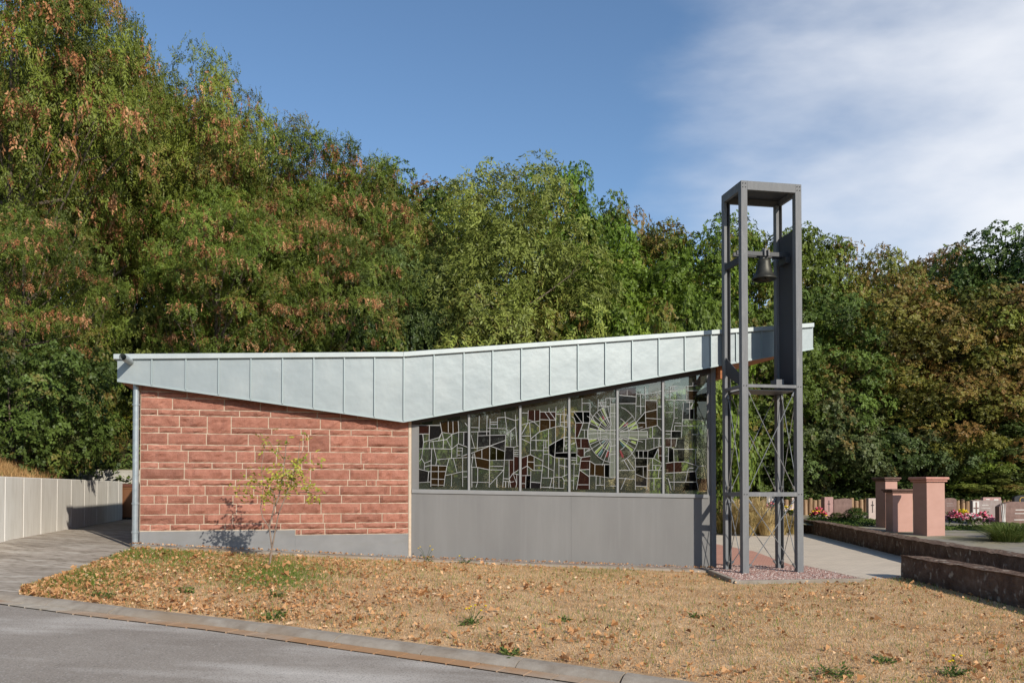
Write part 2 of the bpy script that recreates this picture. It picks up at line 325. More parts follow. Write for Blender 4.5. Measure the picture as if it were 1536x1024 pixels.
def leafmat(name, transl=.22):
    m = bpy.data.materials.new(name); m.use_nodes = True; nt = m.node_tree; n = nt.nodes; l = nt.links; p = n['Principled BSDF']
    p.inputs['Roughness'].default_value = .5; p.inputs['Specular IOR Level'].default_value = .25
    oi = n.new('ShaderNodeObjectInfo'); at = n.new('ShaderNodeAttribute'); at.attribute_name = 'tint'
    r = n.new('ShaderNodeMapRange'); r.inputs['To Min'].default_value = .45; r.inputs['To Max'].default_value = 1.75; l.new(at.outputs['Fac'], r.inputs['Value'])
    sc = n.new('ShaderNodeVectorMath'); sc.operation = 'SCALE'; tn_ = n.new('ShaderNodeVectorMath'); tn_.operation = 'MULTIPLY'; tn_.inputs[1].default_value = (.84, .78, .70); l.new(oi.outputs['Color'], tn_.inputs[0]); l.new(tn_.outputs[0], sc.inputs[0]); l.new(r.outputs[0], sc.inputs['Scale'])
    # accent leaves (turning yellow-brown): share given by the object's alpha
    wn = n.new('ShaderNodeAttribute'); wn.attribute_name = 'turn'
    df = n.new('ShaderNodeMath'); df.operation = 'SUBTRACT'; l.new(oi.outputs['Alpha'], df.inputs[0]); l.new(wn.outputs['Fac'], df.inputs[1])
    lt = n.new('ShaderNodeMapRange'); lt.inputs['From Min'].default_value = -.22; lt.inputs['From Max'].default_value = .05; lt.inputs['To Max'].default_value = .85; l.new(df.outputs[0], lt.inputs['Value'])
    x = n.new('ShaderNodeMix'); x.data_type = 'RGBA'; l.new(lt.outputs[0], x.inputs['Factor']); l.new(sc.outputs[0], x.inputs['A']); x.inputs['B'].default_value = (.27, .145, .045, 1)
    l.new(x.outputs['Result'], p.inputs['Base Color'])
    tr = n.new('ShaderNodeBsdfTranslucent'); l.new(x.outputs['Result'], tr.inputs['Color'])
    ms = n.new('ShaderNodeMixShader'); ms.inputs[0].default_value = transl
    l.new(p.outputs[0], ms.inputs[1]); l.new(tr.outputs[0], ms.inputs[2]); l.new(ms.outputs[0], n['Material Output'].inputs['Surface'])
    return m
M['leaf'] = leafmat('leaf')
m = M['seed'] = mat('seed_cluster', rough=.8, spec=.1); ramp_tint(m, [(0, (.30, .12, .05)), (.5, (.50, .24, .115)), (1, (.64, .36, .19))], .3)

# ------------------------------------------------------------------ the chapel: local frame x along the facade, y into the building
ANG = R(13.8); D0 = 15.0
P0 = at_depth(210, 733, D0); P0[2] = 0
UX = np.array([math.cos(ANG), math.sin(ANG), 0]); NY = np.array([-math.sin(ANG), math.cos(ANG), 0])
def fa(x, y, out=0.0):
    """photo point on the facade plane moved 'out' metres towards the street -> (u, z)"""
    p = on_plane(x, y, P0-NY*out, NY); q = p-P0
    return float(np.dot(q, UX)), float(p[2])
chapel = empty('chapel', P0, ANG, 'low modern chapel of red sandstone and grey panels under a kinked zinc roof edge', 'chapel')
OV = .20
ul, _ = fa(210, 700); um, _ = fa(617, 700); ur, _ = fa(1067, 700); ur2, _ = fa(1073.5, 700)
Lt = fa(176, 538, OV); Lb = fa(176, 570.5, OV); Vt = fa(605, 535, OV); Vb = fa(605, 631.5, OV); Rt = fa(1219.5, 491, OV); Rb = fa(1219.5, 522.5, OV)
DEP = 8.5
# roof body (zinc fascia, timber soffit)
def soff(u):
    return Lb[1]+(Vb[1]-Lb[1])*(u-Lb[0])/(Vb[0]-Lb[0]) if u < Vb[0] else Vb[1]+(Rb[1]-Vb[1])*(u-Vb[0])/(Rb[0]-Vb[0])
rng = np.random.default_rng(5)
b = MB()
b.poly([(Lb[0], -OV, Lb[1]), (Vb[0], -OV, Vb[1]), (Vt[0], -OV, Vt[1]), (Lt[0], -OV, Lt[1])], 0)
b.poly([(Vb[0], -OV, Vb[1]), (Rb[0], -OV, Rb[1]), (Rt[0], -OV, Rt[1]), (Vt[0], -OV, Vt[1])], 0)
b.poly([(Rb[0], -OV, Rb[1]), (Rb[0], DEP, Rb[1]), (Rt[0], DEP, Rt[1]), (Rt[0], -OV, Rt[1])], 0)
b.poly([(Lb[0], DEP, Lb[1]), (Lb[0], -OV, Lb[1]), (Lt[0], -OV, Lt[1]), (Lt[0], DEP, Lt[1])], 0)
b.poly([(Rb[0], DEP, Rb[1]), (Vb[0], DEP, Vb[1]), (Lb[0], DEP, Lb[1]), (Lt[0], DEP, Lt[1]), (Vt[0], DEP, Vt[1]), (Rt[0], DEP, Rt[1])], 0)
fascia_o = b.build('fascia', M['zinc'], chapel)
b = MB()
zc = .035
b.poly([(Lb[0], DEP, Lb[1]), (Vb[0], DEP, Vb[1]), (Vb[0], -OV, Vb[1]), (Lb[0], -OV, Lb[1])])
b.poly([(Vb[0], DEP, Vb[1]), (Rb[0], DEP, Rb[1]), (Rb[0], -OV, Rb[1]), (Vb[0], -OV, Vb[1])])
b.build('soffit', M['wood'], chapel)
b = MB()    # standing seams: folded ribs down the fascia
seams = [(222, .0), (367, 0), (507, 0), (644, 0), (779, 0), (912, 0), (1042, 0), (1171, 0), (1296, 0)]
sx = [150+s/2.844 for s, _ in seams]+[600+s/3.012 for s in (153, 288, 418, 548, 678, 803, 927, 1048, 1168, 1286, 1403)]+[1104, 1142, 1181]
for x in sx:
    u = fa(x, 560, OV)[0]
    zt = Lt[1]+(Vt[1]-Lt[1])*(u-Lt[0])/(Vt[0]-Lt[0]) if u < Vt[0] else Vt[1]+(Rt[1]-Vt[1])*(u-Vt[0])/(Rt[0]-Vt[0])
    b.box(u-.011, u+.011, -OV-.03, -OV-.001, soff(u)+.002, zt)
for (a, c) in ((Lb, Vb), (Vb, Rb)):            # drip edge
    b.prism([(0, -.022), (.014, -.022), (.014, .014), (0, .014)], lambda p, q, t, a=a, c=c: (a[0]+(c[0]-a[0])*t, -OV-.016+p, a[1]+(c[1]-a[1])*t+q), 0, 1)
b.build('seam', M['seam'], chapel)
# flashing along the roof edge
b = MB()
fl = [fa(170, 530.6, OV+.05), fa(605, 527.5, OV+.05), fa(1221.5, 484.0, OV+.05)]
for a, c in ((fl[0], fl[1]), (fl[1], fl[2])):
    z2a, z2c = a[1]-.088, c[1]-.088
    b.hexa([(a[0], -OV-.05, z2a), (c[0], -OV-.05, z2c), (c[0], .25, z2c), (a[0], .25, z2a), (a[0], -OV-.05, a[1]), (c[0], -OV-.05, c[1]), (c[0], .25, c[1]), (a[0], .25, a[1])])
b.build('roof_edge', M['zinc_edge'], chapel, bevel=.006)
b = MB()
b.poly([(fl[0][0], .25, fl[0][1]-.03), (fl[1][0], .25, fl[1][1]-.03), (fl[1][0], DEP, fl[1][1]-.03), (fl[0][0], DEP, fl[0][1]-.03)])
b.poly([(fl[1][0], .25, fl[1][1]-.03), (fl[2][0], .25, fl[2][1]-.03), (fl[2][0], DEP, fl[2][1]-.03), (fl[1][0], DEP, fl[1][1]-.03)])
b.build('roof', M['zinc'], chapel)
# spout
b = MB(); s0 = fa(196, 542.5, OV)
b.tube([(s0[0], -OV+.05, s0[1]), (s0[0]-.05, -OV-.42, s0[1]+.02)], .058, 16, cap=False); b.tube([(s0[0], -OV+.05, s0[1]), (s0[0]-.049, -OV-.415, s0[1]+.02)], .052, 16, cap=False)
b.build('spout', M['zinc_edge'], chapel, smooth=True)
# timber edge beams near the right corner
b = MB()
b.box(ur2+.02, ur2+.16, -.06, DEP-.3, soff(ur2)-.26, soff(ur2)+.02); b.box(ur2+.16, ur2+.26, .55, .66, soff(ur2)-.14, soff(ur2+.2)+.02)
b.build('eaves_beam', M['wood'], chapel, bevel=.01)
# stone wall
zg = fa(210, 820)[1]-.3
zbot = fa(617, 850)[1]-.3
b = MB(); ztop = lambda u: soff(u)+.03
b.hexa([(ul, 0, zbot), (um, 0, zbot), (um, .38, zbot), (ul, .38, zbot), (ul, 0, ztop(ul)), (um, 0, ztop(um)), (um, .38, ztop(um)), (ul, .38, ztop(ul))])
wall_o = b.build('stone_wall', M['mortar'], chapel)
ys = [570, 586.5, 595.5, 612.8, 622, 639.3, 648.6, 666, 675, 692.9, 702, 718.5, 728, 742.6, 755.4, 771.8, 786.3, 795.8, 804.5]
zs = [fa(210, y)[1] for y in ys]
tints = []; sb = MB(); J = .017
def stone(u0, u1, z0, z1):
    """rock-faced block"""
    wd, ht = u1-u0, z1-z0
    nx, nz = max(4, int(wd/.055)), max(3, int(ht/.045))
    amp = .004+rng.random()*.015; tx, tz = rng.normal(0, .012), rng.normal(0, .010)
    base = len(sb.v); ph = rng.random(6)*6.28
    for j in range(nz+1):
        for i in range(nx+1):
            s, t = i/nx, j/nz
            e = min(1, min(s, 1-s)*nx*1.01)*min(1, min(t, 1-t)*nz*1.01)
            o = .010+e*(.002+amp*(1+.5*math.sin(ph[0]+s*5*wd/.3)+.5*math.sin(ph[1]+t*4)*math.cos(ph[2]+s*4))+tx*(s-.5)+tz*(t-.5)+rng.normal(0, .0068))
            ju = 0 if i in (0, nx) else rng.normal(0, .004)
            jz = rng.normal(0, .0022)
            sb.v.append((u0+wd*s+ju, -max(.004, o), z0+ht*t+jz))
    tn = float(np.clip(rng.normal(.5, .24), 0, 1))
    for j in range(nz):
        for i in range(nx):
            a = base+j*(nx+1)+i; sb.f.append((a, a+1, a+nx+2, a+nx+1)); sb.m.append(0); tints.append(tn)
    ring = [base+i for i in range(nx+1)]+[base+j*(nx+1)+nx for j in range(1, nz+1)]+[base+nz*(nx+1)+i for i in range(nx-1, -1, -1)]+[base+j*(nx+1) for j in range(nz-1, 0, -1)]
    k0 = len(sb.v)
    for v in ring: sb.v.append((sb.v[v][0], .01, sb.v[v][2]))
    for k in range(len(ring)):
        k2 = (k+1) % len(ring); sb.f.append((ring[k], k0+k, k0+k2, ring[k2])); sb.m.append(0); tints.append(tn)
tall = {}
for (xa, xb, r) in ((311, 347, 4), (463, 495, 6), (440, 466, 10)):      # blocks two courses tall
    tall[r] = (fa(xa, 640)[0], fa(xb, 640)[0])
ustep = fa(443, 800)[0]
for r in range(len(zs)-1):
    z1, z0 = zs[r]-J/2, zs[r+1]+J/2
    u = ul+.004; end = um-.05
    if r == len(zs)-2: u = ustep
    thick = (z1-z0) > .14
    blocks = []
    if r in tall: blocks.append((*tall[r], True))
    if r-1 in tall: blocks.append((*tall[r-1], False))
    first = True
    while u < end-.02:
        wd = rng.uniform(.36, .95) if thick else rng.uniform(.30, .82)
        if rng.random() < .18: wd *= .55
        if first and not thick: wd = rng.uniform(.1, .3)
        first = False
        u1 = u+wd
        if end-u1 < .22: u1 = end
        for (ba, bb, own) in blocks:
            if u < ba and u1 > ba-.06: u1 = ba
            if abs(u-ba) < 1e-4:
                if own: stone(ba+J/2, bb-J/2, zs[r+2]+J/2, z1)
                u = bb; u1 = None; break
        if u1 is None: continue
        if soff(u) > z0-.05 or soff(u1) > z0-.05: stone(u+J/2, u1-J/2, z0, z1)
        u = u1
st_o = sb.build('sandstone_block', M['stone'], wall_o); st_o.name = 'stone_facing'
a = st_o.data.attributes.new('tint', 'FLOAT', 'FACE'); a.data.foreach_set('value', tints)
# plinth
b = MB()
b.box(ul+.002, ustep-.004, -.022, .03, zbot, zs[-2]-J/2-.004); b.box(ustep-.004, um-.055, -.022, .03, zbot, zs[-1]-.006)
b.build('plinth', M['plinth'], chapel, bevel=.004)
b = MB(); b.box(um-.05, um-.012, -.012, .03, zbot, soff(um)-.02); b.build('joint_strip', M['mortar'], chapel)
# grey panelled lower facade
sl = fa(620, 733.2); sr = fa(1066, 741.3)
sill = lambda u: sl[1]+(sr[1]-sl[1])*(u-sl[0])/(sr[0]-sl[0])
b = MB(); ub = fa(857, 780)[0]
b.hexa([(um, .012, zbot-.3), (ub-.0012, .012, zbot-.3), (ub-.0012, .2, zbot-.3), (um, .2, zbot-.3), (um, .012, sill(um)-.02), (ub-.0012, .012, sill(ub)-.02), (ub-.0012, .2, sill(ub)-.02), (um, .2, sill(um)-.02)])
b.hexa([(ub+.0012, .012, zbot-.3), (ur, .012, zbot-.3), (ur, .2, zbot-.3), (ub+.0012, .2, zbot-.3), (ub+.0012, .012, sill(ub)-.02), (ur, .012, sill(ur)-.02), (ur, .2, sill(ur)-.02), (ub+.0012, .2, sill(ub)-.02)])
b.build('facade_panel', M['panel'], chapel)
# frame round the glazing
gl = fa(628.5, 700)[0]; gr = fa(1062, 700)[0]
ht0 = fa(626.6, 634.6, -.03); ht1 = fa(1061.5, 560, -.03)
head = lambda u: ht0[1]+(ht1[1]-ht0[1])*(u-ht0[0])/(ht1[0]-ht0[0])
b = MB()
b.hexa([(um+.006, -.012, sill(um)-.075), (gr+.01, -.012, sill(gr)-.075), (gr+.01, .1, sill(gr)-.075), (um+.006, .1, sill(um)-.075), (um+.006, -.018, sill(um)+.0), (gr+.01, -.018, sill(gr)+.0), (gr+.01, .1, sill(gr)+.0), (um+.006, .1, sill(um)+.0)])
b.build('sill', M['frame'], chapel, bevel=.004)
b = MB(); b.box(um+.004, gl, .006, .1, sill(um)+.002, head(um)-.005); b.build('window_jamb', M['panel'], chapel)
b = MB()
b.hexa([(um, .0, head(um)), (gr+.07, .0, head(gr+.07)), (gr+.07, .12, head(gr+.07)), (um, .12, head(um)), (um, .0, soff(um)+.03), (gr+.07, .0, soff(gr+.07)+.03), (gr+.07, .12, soff(gr+.07)+.03), (um, .12, soff(um)+.03)])
b.build('window_head', M['frame_dark'], chapel)
b = MB(); b.box(gr, ur-.002, .03, .14, sill(gr)-.05, soff(gr)); b.build('window_jamb', M['panel'], chapel)
b = MB(); b.box(ur, ur2, -.02, .16, zbot-.3, soff(ur)+.02); b.build('corner_post', M['steel'], chapel, bevel=.005)
mull = [703.5, 780.5, 854, 926.5, 995]
mu_u = [fa(x, 700)[0] for x in mull]
edges = [gl]+mu_u+[gr]
for u in mu_u:
    b = MB(); b.box(u-.022, u+.022, -.004, .09, sill(u)+.001, head(u)-.001); b.build('mullion', M['frame'], chapel, bevel=.003)
# interior
b = MB(); b.box(um-.2, um-.02, .4, DEP-.5, -.3, soff(um)); b.build('inner_wall', M['interior'], chapel)
b = MB(); b.box(ul, um+.3, DEP-.6, DEP-.4, zbot, soff(ul)+.3); b.box(um+.3, ur2, DEP-.6, DEP-.4, zbot, .85); b.box(um+6.2, ur2, DEP-.6, DEP-.4, .85, soff(ur2))
for k in range(1, 5): b.box(um+.3+k*1.2, um+.37+k*1.2, DEP-.55, DEP-.45, .85, soff(um+.3+k*1.2))
b.build('rear_wall', M['interior'], chapel)
b = MB(); b.box(ul, ul+.3, .39, DEP-.7, zbot, soff(ul)); b.build('end_wall', M['stone'], chapel)
b = MB(); b.box(ul+.3, ur2, .39, DEP-.7, -.1, .22); b.build('floor_slab', M['interior_floor'], chapel)
b = MB(); b.box(ur2-.15, ur2, .3, DEP-.7, .22, 1.1); b.box(ur2-.15, ur2-.05, 3.3, DEP-.7, 1.1, soff(ur2)); b.build('side_wall', M['interior'], chapel)
b = MB(); qa = fa(934, 720, -2.2); b.box(qa[0]-.16, qa[0]+.16, 2.0, 2.4, .22, sill(qa[0])+.33); b.build('altar_stone', M['stone'], chapel, bevel=.02)

# stained glass: traced lead lines and tinted pieces (photo crops: origin, scale)
CR = [(620, 620, 8.533), (700, 610, 7.878), (775, 600, 7.31), (850, 590, 6.826), (920, 580, 6.4), (990, 570, 6.02)]
LINES = [
"75,150 340,152|75,262 200,260|205,150 200,340|120,262 130,365 120,450 105,575 75,612|130,365 330,305 365,240 340,110|200,360 320,348 425,330 500,262 580,238 705,235|365,240 500,262|320,348 365,240 385,330 380,450|445,95 447,240|505,100 508,255|572,95 580,238 575,385|75,450 260,448 490,455|250,345 265,450 298,590 288,660|205,365 202,445|425,330 490,455 575,385 700,430|492,262 492,455 487,572|645,235 643,400|560,400 558,555|630,440 620,555|565,440 630,440|565,478 625,475|565,530 600,530|298,590 487,572 705,560|235,450 228,600 222,935|105,575 142,635 228,598|142,635 138,720|140,680 215,662 430,670|72,710 195,740 410,740|455,580 430,670 405,800 390,935|512,575 560,760|410,790 490,775 620,742 705,742|490,775 485,935|630,560 630,935|195,740 185,870|72,882 220,872|320,665 318,930|228,835 400,840|228,910 392,915|640,810 705,808|630,540 705,520|660,120 700,165",
"50,242 140,245|147,105 145,290|240,100 235,335|275,140 265,950|50,295 270,290|245,250 470,258|280,180 362,178|280,205 362,207|362,255 362,128 450,122 570,160 620,145|450,60 455,122 478,310|575,90 578,235 592,460|132,295 130,340 460,330 580,235|130,340 122,520|50,330 90,480|50,485 122,485 275,460 455,395|50,548 125,520 275,460 445,522|178,500 178,610|350,492 350,630|460,330 445,622 425,950|522,280 518,470|455,470 560,475 620,458|555,478 555,780|560,510 618,510|560,535 618,535|560,560 618,560|560,580 618,588|50,595 150,605 265,632 550,625|75,555 55,710|90,545 115,715|50,710 130,715 265,742 435,745|275,702 430,700|130,715 128,885 108,950|55,888 265,890|435,745 270,920|355,840 355,950|430,845 500,850 545,785 622,740|545,785 622,800|500,628 500,850 520,950|430,878 500,880|500,850 515,890 560,880|545,785 590,905 580,950|590,800 590,900|460,880 458,950|495,880 495,950|60,710 60,950",
"55,140 120,140|125,110 120,240|195,110 195,230|253,105 250,345|55,272 120,250 250,225|125,215 180,232 248,292|120,250 55,370|140,245 152,425 148,595|55,392 150,390|55,425 148,468|255,128 425,128|305,128 362,212|360,128 425,215|250,212 425,218|362,212 362,310|353,85 353,128|430,75 425,285 425,460 415,625 400,965|152,425 215,372 250,345 425,290 480,283 568,298|430,150 568,160|478,155 475,285|518,65 520,290 522,510|478,240 555,240|555,160 555,290|210,375 212,545|152,438 345,440|348,325 348,500|148,548 345,552|298,440 288,660 258,965|318,445 318,515|298,520 345,520|348,500 425,455 520,405 568,405|348,500 350,590 418,628 568,640|290,592 350,590|425,578 568,572|522,445 568,445|525,505 568,480|522,520 568,522|515,405 512,570|55,632 148,595 285,665|118,610 115,720|190,620 190,770|118,675 190,678|55,750 115,720 175,768 285,770|195,715 285,715 405,772|118,720 115,820|55,825 150,822|100,825 95,965|155,772 148,965|55,912 95,912|150,895 268,905|350,590 345,850|278,850 405,852|385,855 360,965|265,952 400,955|462,632 462,965|527,640 522,835|465,712 565,730|405,840 490,842 568,810|500,845 518,880 565,880|518,880 515,965|405,960 515,965",
"45,185 235,185|155,50 155,185|238,100 235,270 215,370|155,100 238,100|70,185 155,300|50,235 75,250 90,300 85,455 105,565 98,720|90,300 225,300|165,190 168,300|168,300 115,445|45,455 215,460|145,370 215,372|180,372 180,455|45,520 90,500|145,460 145,555|98,560 235,562|178,560 178,640|235,562 180,610|100,625 145,655 240,640|148,655 140,690 235,690|140,690 120,860 100,980|128,780 230,775|130,780 228,850|235,690 230,980|235,690 290,725 435,725|288,728 285,840|230,840 300,840 435,862|385,725 385,980|300,840 298,980|340,845 340,935|300,938 385,935|110,932 225,932|45,605 98,605|45,655 95,658|45,680 95,680|45,718 130,720|75,720 68,980|75,840 120,842|45,890 68,890|322,60 318,180|320,92 400,92|325,125 395,128|398,50 398,150|398,50 510,50|235,190 320,350|340,92 430,300|445,945 510,945|445,50 440,860|212,370 510,375|212,465 510,470|212,370 212,465|445,105 510,105|445,200 505,200|485,105 485,860|440,860 510,860|440,540 510,530|445,625 510,615|212,412 345,405 510,412|345,372 342,465",
"55,80 215,95|55,160 215,160|218,60 212,310|130,30 130,85|215,65 300,75 435,45 475,38|258,75 262,270|305,0 305,240 312,395|215,185 305,188|305,130 415,130|415,60 420,370|150,420 300,245 420,218|425,190 475,190|310,300 475,310|235,345 305,345|255,412 420,370 465,420|375,385 375,490|55,425 325,425|325,425 325,490|55,500 300,500 380,490 475,492|55,460 325,460|310,505 308,600|388,492 388,595|438,492 435,570|215,612 330,612 435,572 475,570|240,615 240,680|285,615 285,685|330,615 320,985|180,680 385,685|210,690 210,985|430,590 385,685 465,732|430,600 430,690|432,660 475,660|210,765 320,762|285,765 285,860|212,835 320,878 475,875|325,800 475,800|375,690 375,800|375,752 460,755 465,732|460,755 435,800 430,872|405,755 405,800|50,800 205,800|50,875 205,885|100,700 155,795|130,690 205,800|210,950 320,955|388,880 388,990|120,870 70,985|155,610 215,690",
"48,98 155,100|90,60 88,172|90,60 155,52|108,60 105,95|125,58 122,95|48,178 150,178 310,185|240,55 340,48|295,20 295,50|240,60 240,180|245,95 340,95|125,178 125,345 100,455 98,600|128,248 160,248|48,292 120,290|130,340 160,340|130,385 190,388|130,410 190,412|130,412 130,455|48,458 185,458|50,485 95,485|48,525 160,525|235,200 310,200|265,190 265,355|235,258 290,258|310,190 270,250|300,200 280,255|305,250 305,350|200,355 300,355 420,365|210,200 195,450 190,520|195,410 420,412|350,415 350,490 290,490|150,530 140,600|48,602 100,605 120,622 325,622|75,605 72,740|48,685 72,685|120,622 125,735 125,990|48,750 125,738 220,735 345,775 320,822|320,625 320,760|48,838 170,832 320,822|260,792 300,792|255,795 245,830 230,915|320,822 330,915 345,995|50,885 72,888 100,990|85,918 330,918|350,775 410,772|325,885 350,885"]
PIECES = [
"R 75,152 200,152 198,258 75,260|D 212,155 340,155 362,240 330,303 210,335|D 72,712 190,742 185,868 72,880|D 196,742 220,742 218,870 190,868|B 230,665 428,672 392,930 225,930|B 350,110 572,95 580,235 500,258 368,240|D 648,238 705,238 705,428 643,400|D 75,265 118,265 128,365 118,448 75,448|B 635,545 705,522 705,550",
"D 135,300 265,295 265,335 135,338|D 135,342 455,332 452,392 275,458 125,480|D 275,460 455,398 448,520|B 90,545 178,500 265,463 265,628 150,603 95,598|O 278,465 442,522 442,625 270,628|D 460,475 553,480 550,620 450,620|B 105,608 262,634 262,738 120,715|R 560,580 620,590 620,740 560,770|R 503,630 552,630 552,780 503,840|R 545,800 620,805 620,950 520,950 505,855",
"R 128,115 250,110 250,220 180,230 125,215|R 258,130 425,130 425,215 258,212|B 256,218 358,216 358,310 256,340|B 365,218 425,220 425,285 365,308|K 350,505 420,462 415,620 352,590|K 428,455 515,410 512,570 425,576|K 422,580 568,576 568,632 420,624|R 55,635 115,612 112,718 55,748|B 120,605 188,620 188,675 120,675|B 120,680 188,680 188,768 120,722|R 55,755 112,725 112,820 55,822|K 102,828 150,826 148,962 98,962|D 152,900 266,908 258,962 150,962|R 55,828 96,828 95,962 55,962",
"P 212,372 442,372 442,462 212,462|P 446,108 503,108 503,858 442,858|K 72,190 162,190 162,298 95,298 75,240|K 172,190 232,190 235,270 225,298 172,298|R 92,305 165,305 115,440 88,450|R 92,462 142,462 142,552 102,555|R 148,462 212,464 230,555 148,555|R 105,568 176,566 176,638 145,650 105,622|R 150,655 238,645 235,688 145,688|R 145,692 230,695 228,775 130,778|R 130,785 228,855 225,930 112,930|R 108,935 225,935 228,980 102,980|B 238,700 285,730 280,835 235,835|B 292,730 382,730 382,850 290,838|K 390,728 432,728 430,858 390,852|K 225,330 330,365 220,368|K 45,610 95,610 95,650 45,650",
"P 55,428 322,428 322,487 55,497|R 62,10 215,0 215,85 55,75|D 55,85 215,98 212,155 55,155|B 308,135 415,135 418,215 308,238|B 312,300 312,245 418,222 420,300|B 312,305 420,308 418,368 312,392|O 225,335 303,250 305,342|B 235,348 305,348 310,395 258,408|K 212,615 240,615 240,680 212,682|K 244,618 328,618 328,685 244,682|K 332,618 428,585 385,682 330,682|K 212,690 320,690 320,762 212,764|K 212,768 320,765 318,875 212,835|D 212,842 318,880 318,950 210,950|R 440,575 475,575 475,730 440,690",
"B 248,100 338,100 310,178 245,178|O 340,100 420,60 420,360 305,350 312,185|K 235,205 262,205 262,350 205,350 212,205|K 268,262 302,260 300,350 268,350|K 102,465 185,465 185,520 102,520|R 50,530 98,530 98,598 50,598|R 102,530 148,530 140,600 102,600|K 160,530 218,530 218,735 165,735 162,625 122,618 145,600|K 78,610 118,625 118,735 78,740|R 55,750 195,738 195,830 55,832|K 245,832 320,828 328,912 232,912|K 228,922 330,922 342,990 205,995|R 332,890 425,890 425,995 345,995"]
GO = -.03
def seg(bb, p, q, wd=.0115, y0=.016, y1=.028):
    (u0, z0), (u1, z1) = p, q; dx, dz = u1-u0, z1-z0; ln = math.hypot(dx, dz)
    if ln < 1e-4: return
    nx, nz = -dz/ln*wd/2, dx/ln*wd/2
    pts = [(u0+nx, z0+nz), (u0-nx, z0-nz), (u1-nx, z1-nz), (u1+nx, z1+nz)]
    bb.prism(pts, lambda a, c, t: (a, t, c), y0, y1)
cc = fa(919.8, 650.8, GO); rr_ = abs(fa(957.5, 650.8, GO)[0]-cc[0])
for k in range(6):
    ox, oy, sc = CR[k]; e0, e1 = edges[k]+.022*(k > 0), edges[k+1]-.022*(k < 5)
    b = MB()
    b.hexa([(e0, .030, sill(e0)), (e1, .030, sill(e1)), (e1, .036, sill(e1)), (e0, .036, sill(e0)), (e0, .030, head(e0)), (e1, .030, head(e1)), (e1, .036, head(e1)), (e0, .036, head(e0))])
    win = b.build('window_pane', M['g_clear'], chapel)
    cb = MB(); kk = rng.random
    j = 0
    for ln in LINES[k].split('|'):
        pts = [fa(ox+float(a.split(',')[0])/sc, oy+float(a.split(',')[1])/sc, GO) for a in ln.split()]
        pts = [(min(max(u, e0), e1), min(max(z, sill(u)), head(u))) for u, z in pts]
        for p, q in zip(pts, pts[1:]):
            j += 1; seg(cb, p, q, .0080+.003*kk(), .016+.0001*(j % 40), .0298)
    if k in (3, 4):                              # radiant ring behind the cross
        for rad in (1.0, .62):
            for t in range(40):
                a0, a1 = 2*math.pi*t/40, 2*math.pi*(t+1)/40
                p, q = (cc[0]+rr_*rad*math.cos(a0), cc[1]+rr_*1.06*rad*math.sin(a0)), (cc[0]+rr_*rad*math.cos(a1), cc[1]+rr_*1.06*rad*math.sin(a1))
                if e0 < p[0] < e1 and e0 < q[0] < e1: seg(cb, p, q, .008, .0155, .0297)
        arm = .10
        for qd in range(4):
            for t in range(8):
                ang = qd*math.pi/2+R(13+t*9.2); r0, r1 = .26, 1.0+.2*((t*5+qd*3) % 4 == 0)
                p = (cc[0]+rr_*r0*math.cos(ang), cc[1]+rr_*1.06*r0*math.sin(ang)); q = (cc[0]+rr_*r1*math.cos(ang), cc[1]+rr_*1.06*r1*math.sin(ang))
                if e0 < p[0] < e1 and e0 < q[0] < e1: seg(cb, p, q, .0075, .0152, .0296)
    cb.build('lead_came', M['came'], win)
    groups = {}
    j = 0
    for pc in PIECES[k].split('|'):
        code, rest = pc[0], pc[2:]
        pts = [fa(ox+float(a.split(',')[0])/sc, oy+float(a.split(',')[1])/sc, GO) for a in rest.split()]
        pts = [(min(max(u, e0+.002), e1-.002), min(max(z, sill(u)+.002), head(u)-.002)) for u, z in pts]
        j += 1
        g = MB(); g.prism(pts, lambda a, c, t: (a, t, c), .0235+.0003*(j % 9), .0294); g.build('tinted_glass', GC[code], win)
    if k in (3, 4):
        pg = {}
        pick = [('g', 0, 1, .62, .98), ('g', 0, 3, .3, .62), ('t', 0, 6, .55, .95), ('g', 0, 5, .4, .7), ('r', 0, 2, .5, .7), ('g', 0, 0, .7, 1.), ('g', 1, 1, .66, 1.), ('g', 1, 3, .4, .78), ('r', 1, 2, .62, .75), ('g', 1, 5, .66, 1.), ('g', 1, 6, .35, .6), ('g', 1, 7, .7, .95),
                ('g', 2, 0, .7, 1.), ('g', 2, 3, .55, .98), ('t', 2, 2, .4, .55), ('g', 2, 5, .35, .6), ('r', 2, 6, .62, .85), ('g', 2, 7, .5, .66), ('t', 2, 4, .7, .95), ('y', 3, 2, .35, .62), ('t', 3, 3, .4, .62), ('r', 3, 1, .62, .9), ('g', 3, 4, .3, .95), ('g', 3, 0, .8, 1.), ('g', 3, 6, .75, .95), ('g', 3, 7, .62, 1.0)]
        for i, (code, qd, t, r0, r1) in enumerate(pick):
            a0, a1 = qd*math.pi/2+R(13+t*9.2-.0), qd*math.pi/2+R(13+(t+1)*9.2)
            if t == 7: a1 = a0+R(6)
            pts = [(cc[0]+rr_*r*math.cos(a), cc[1]+rr_*1.06*r*math.sin(a)) for r, a in ((r0, a0), (r1, a0), (r1, a0+(a1-a0)*.62), (r0, a0+(a1-a0)*.62))]
            if all(e0 < p[0] < e1 for p in pts):
                g = MB(); g.prism(pts, lambda a, c, t: (a, t, c), .0195+.0003*(i % 7), .0229); g.build('coloured_glass', GP[code], win)
# downpipe
b = MB(); dp0 = fa(203.5, 700, .05)[0]
b.tube([(dp0, -.05, zg), (dp0, -.05, soff(dp0)+.01)], .052, 16)
for yy in (608, 756, 799):
    zc_ = fa(203.5, yy, .05)[1]; b.tube([(dp0, -.05, zc_), (dp0, -.05, zc_+.03)], .062, 16)
b.build('downpipe', M['galv'], chapel, smooth=False)

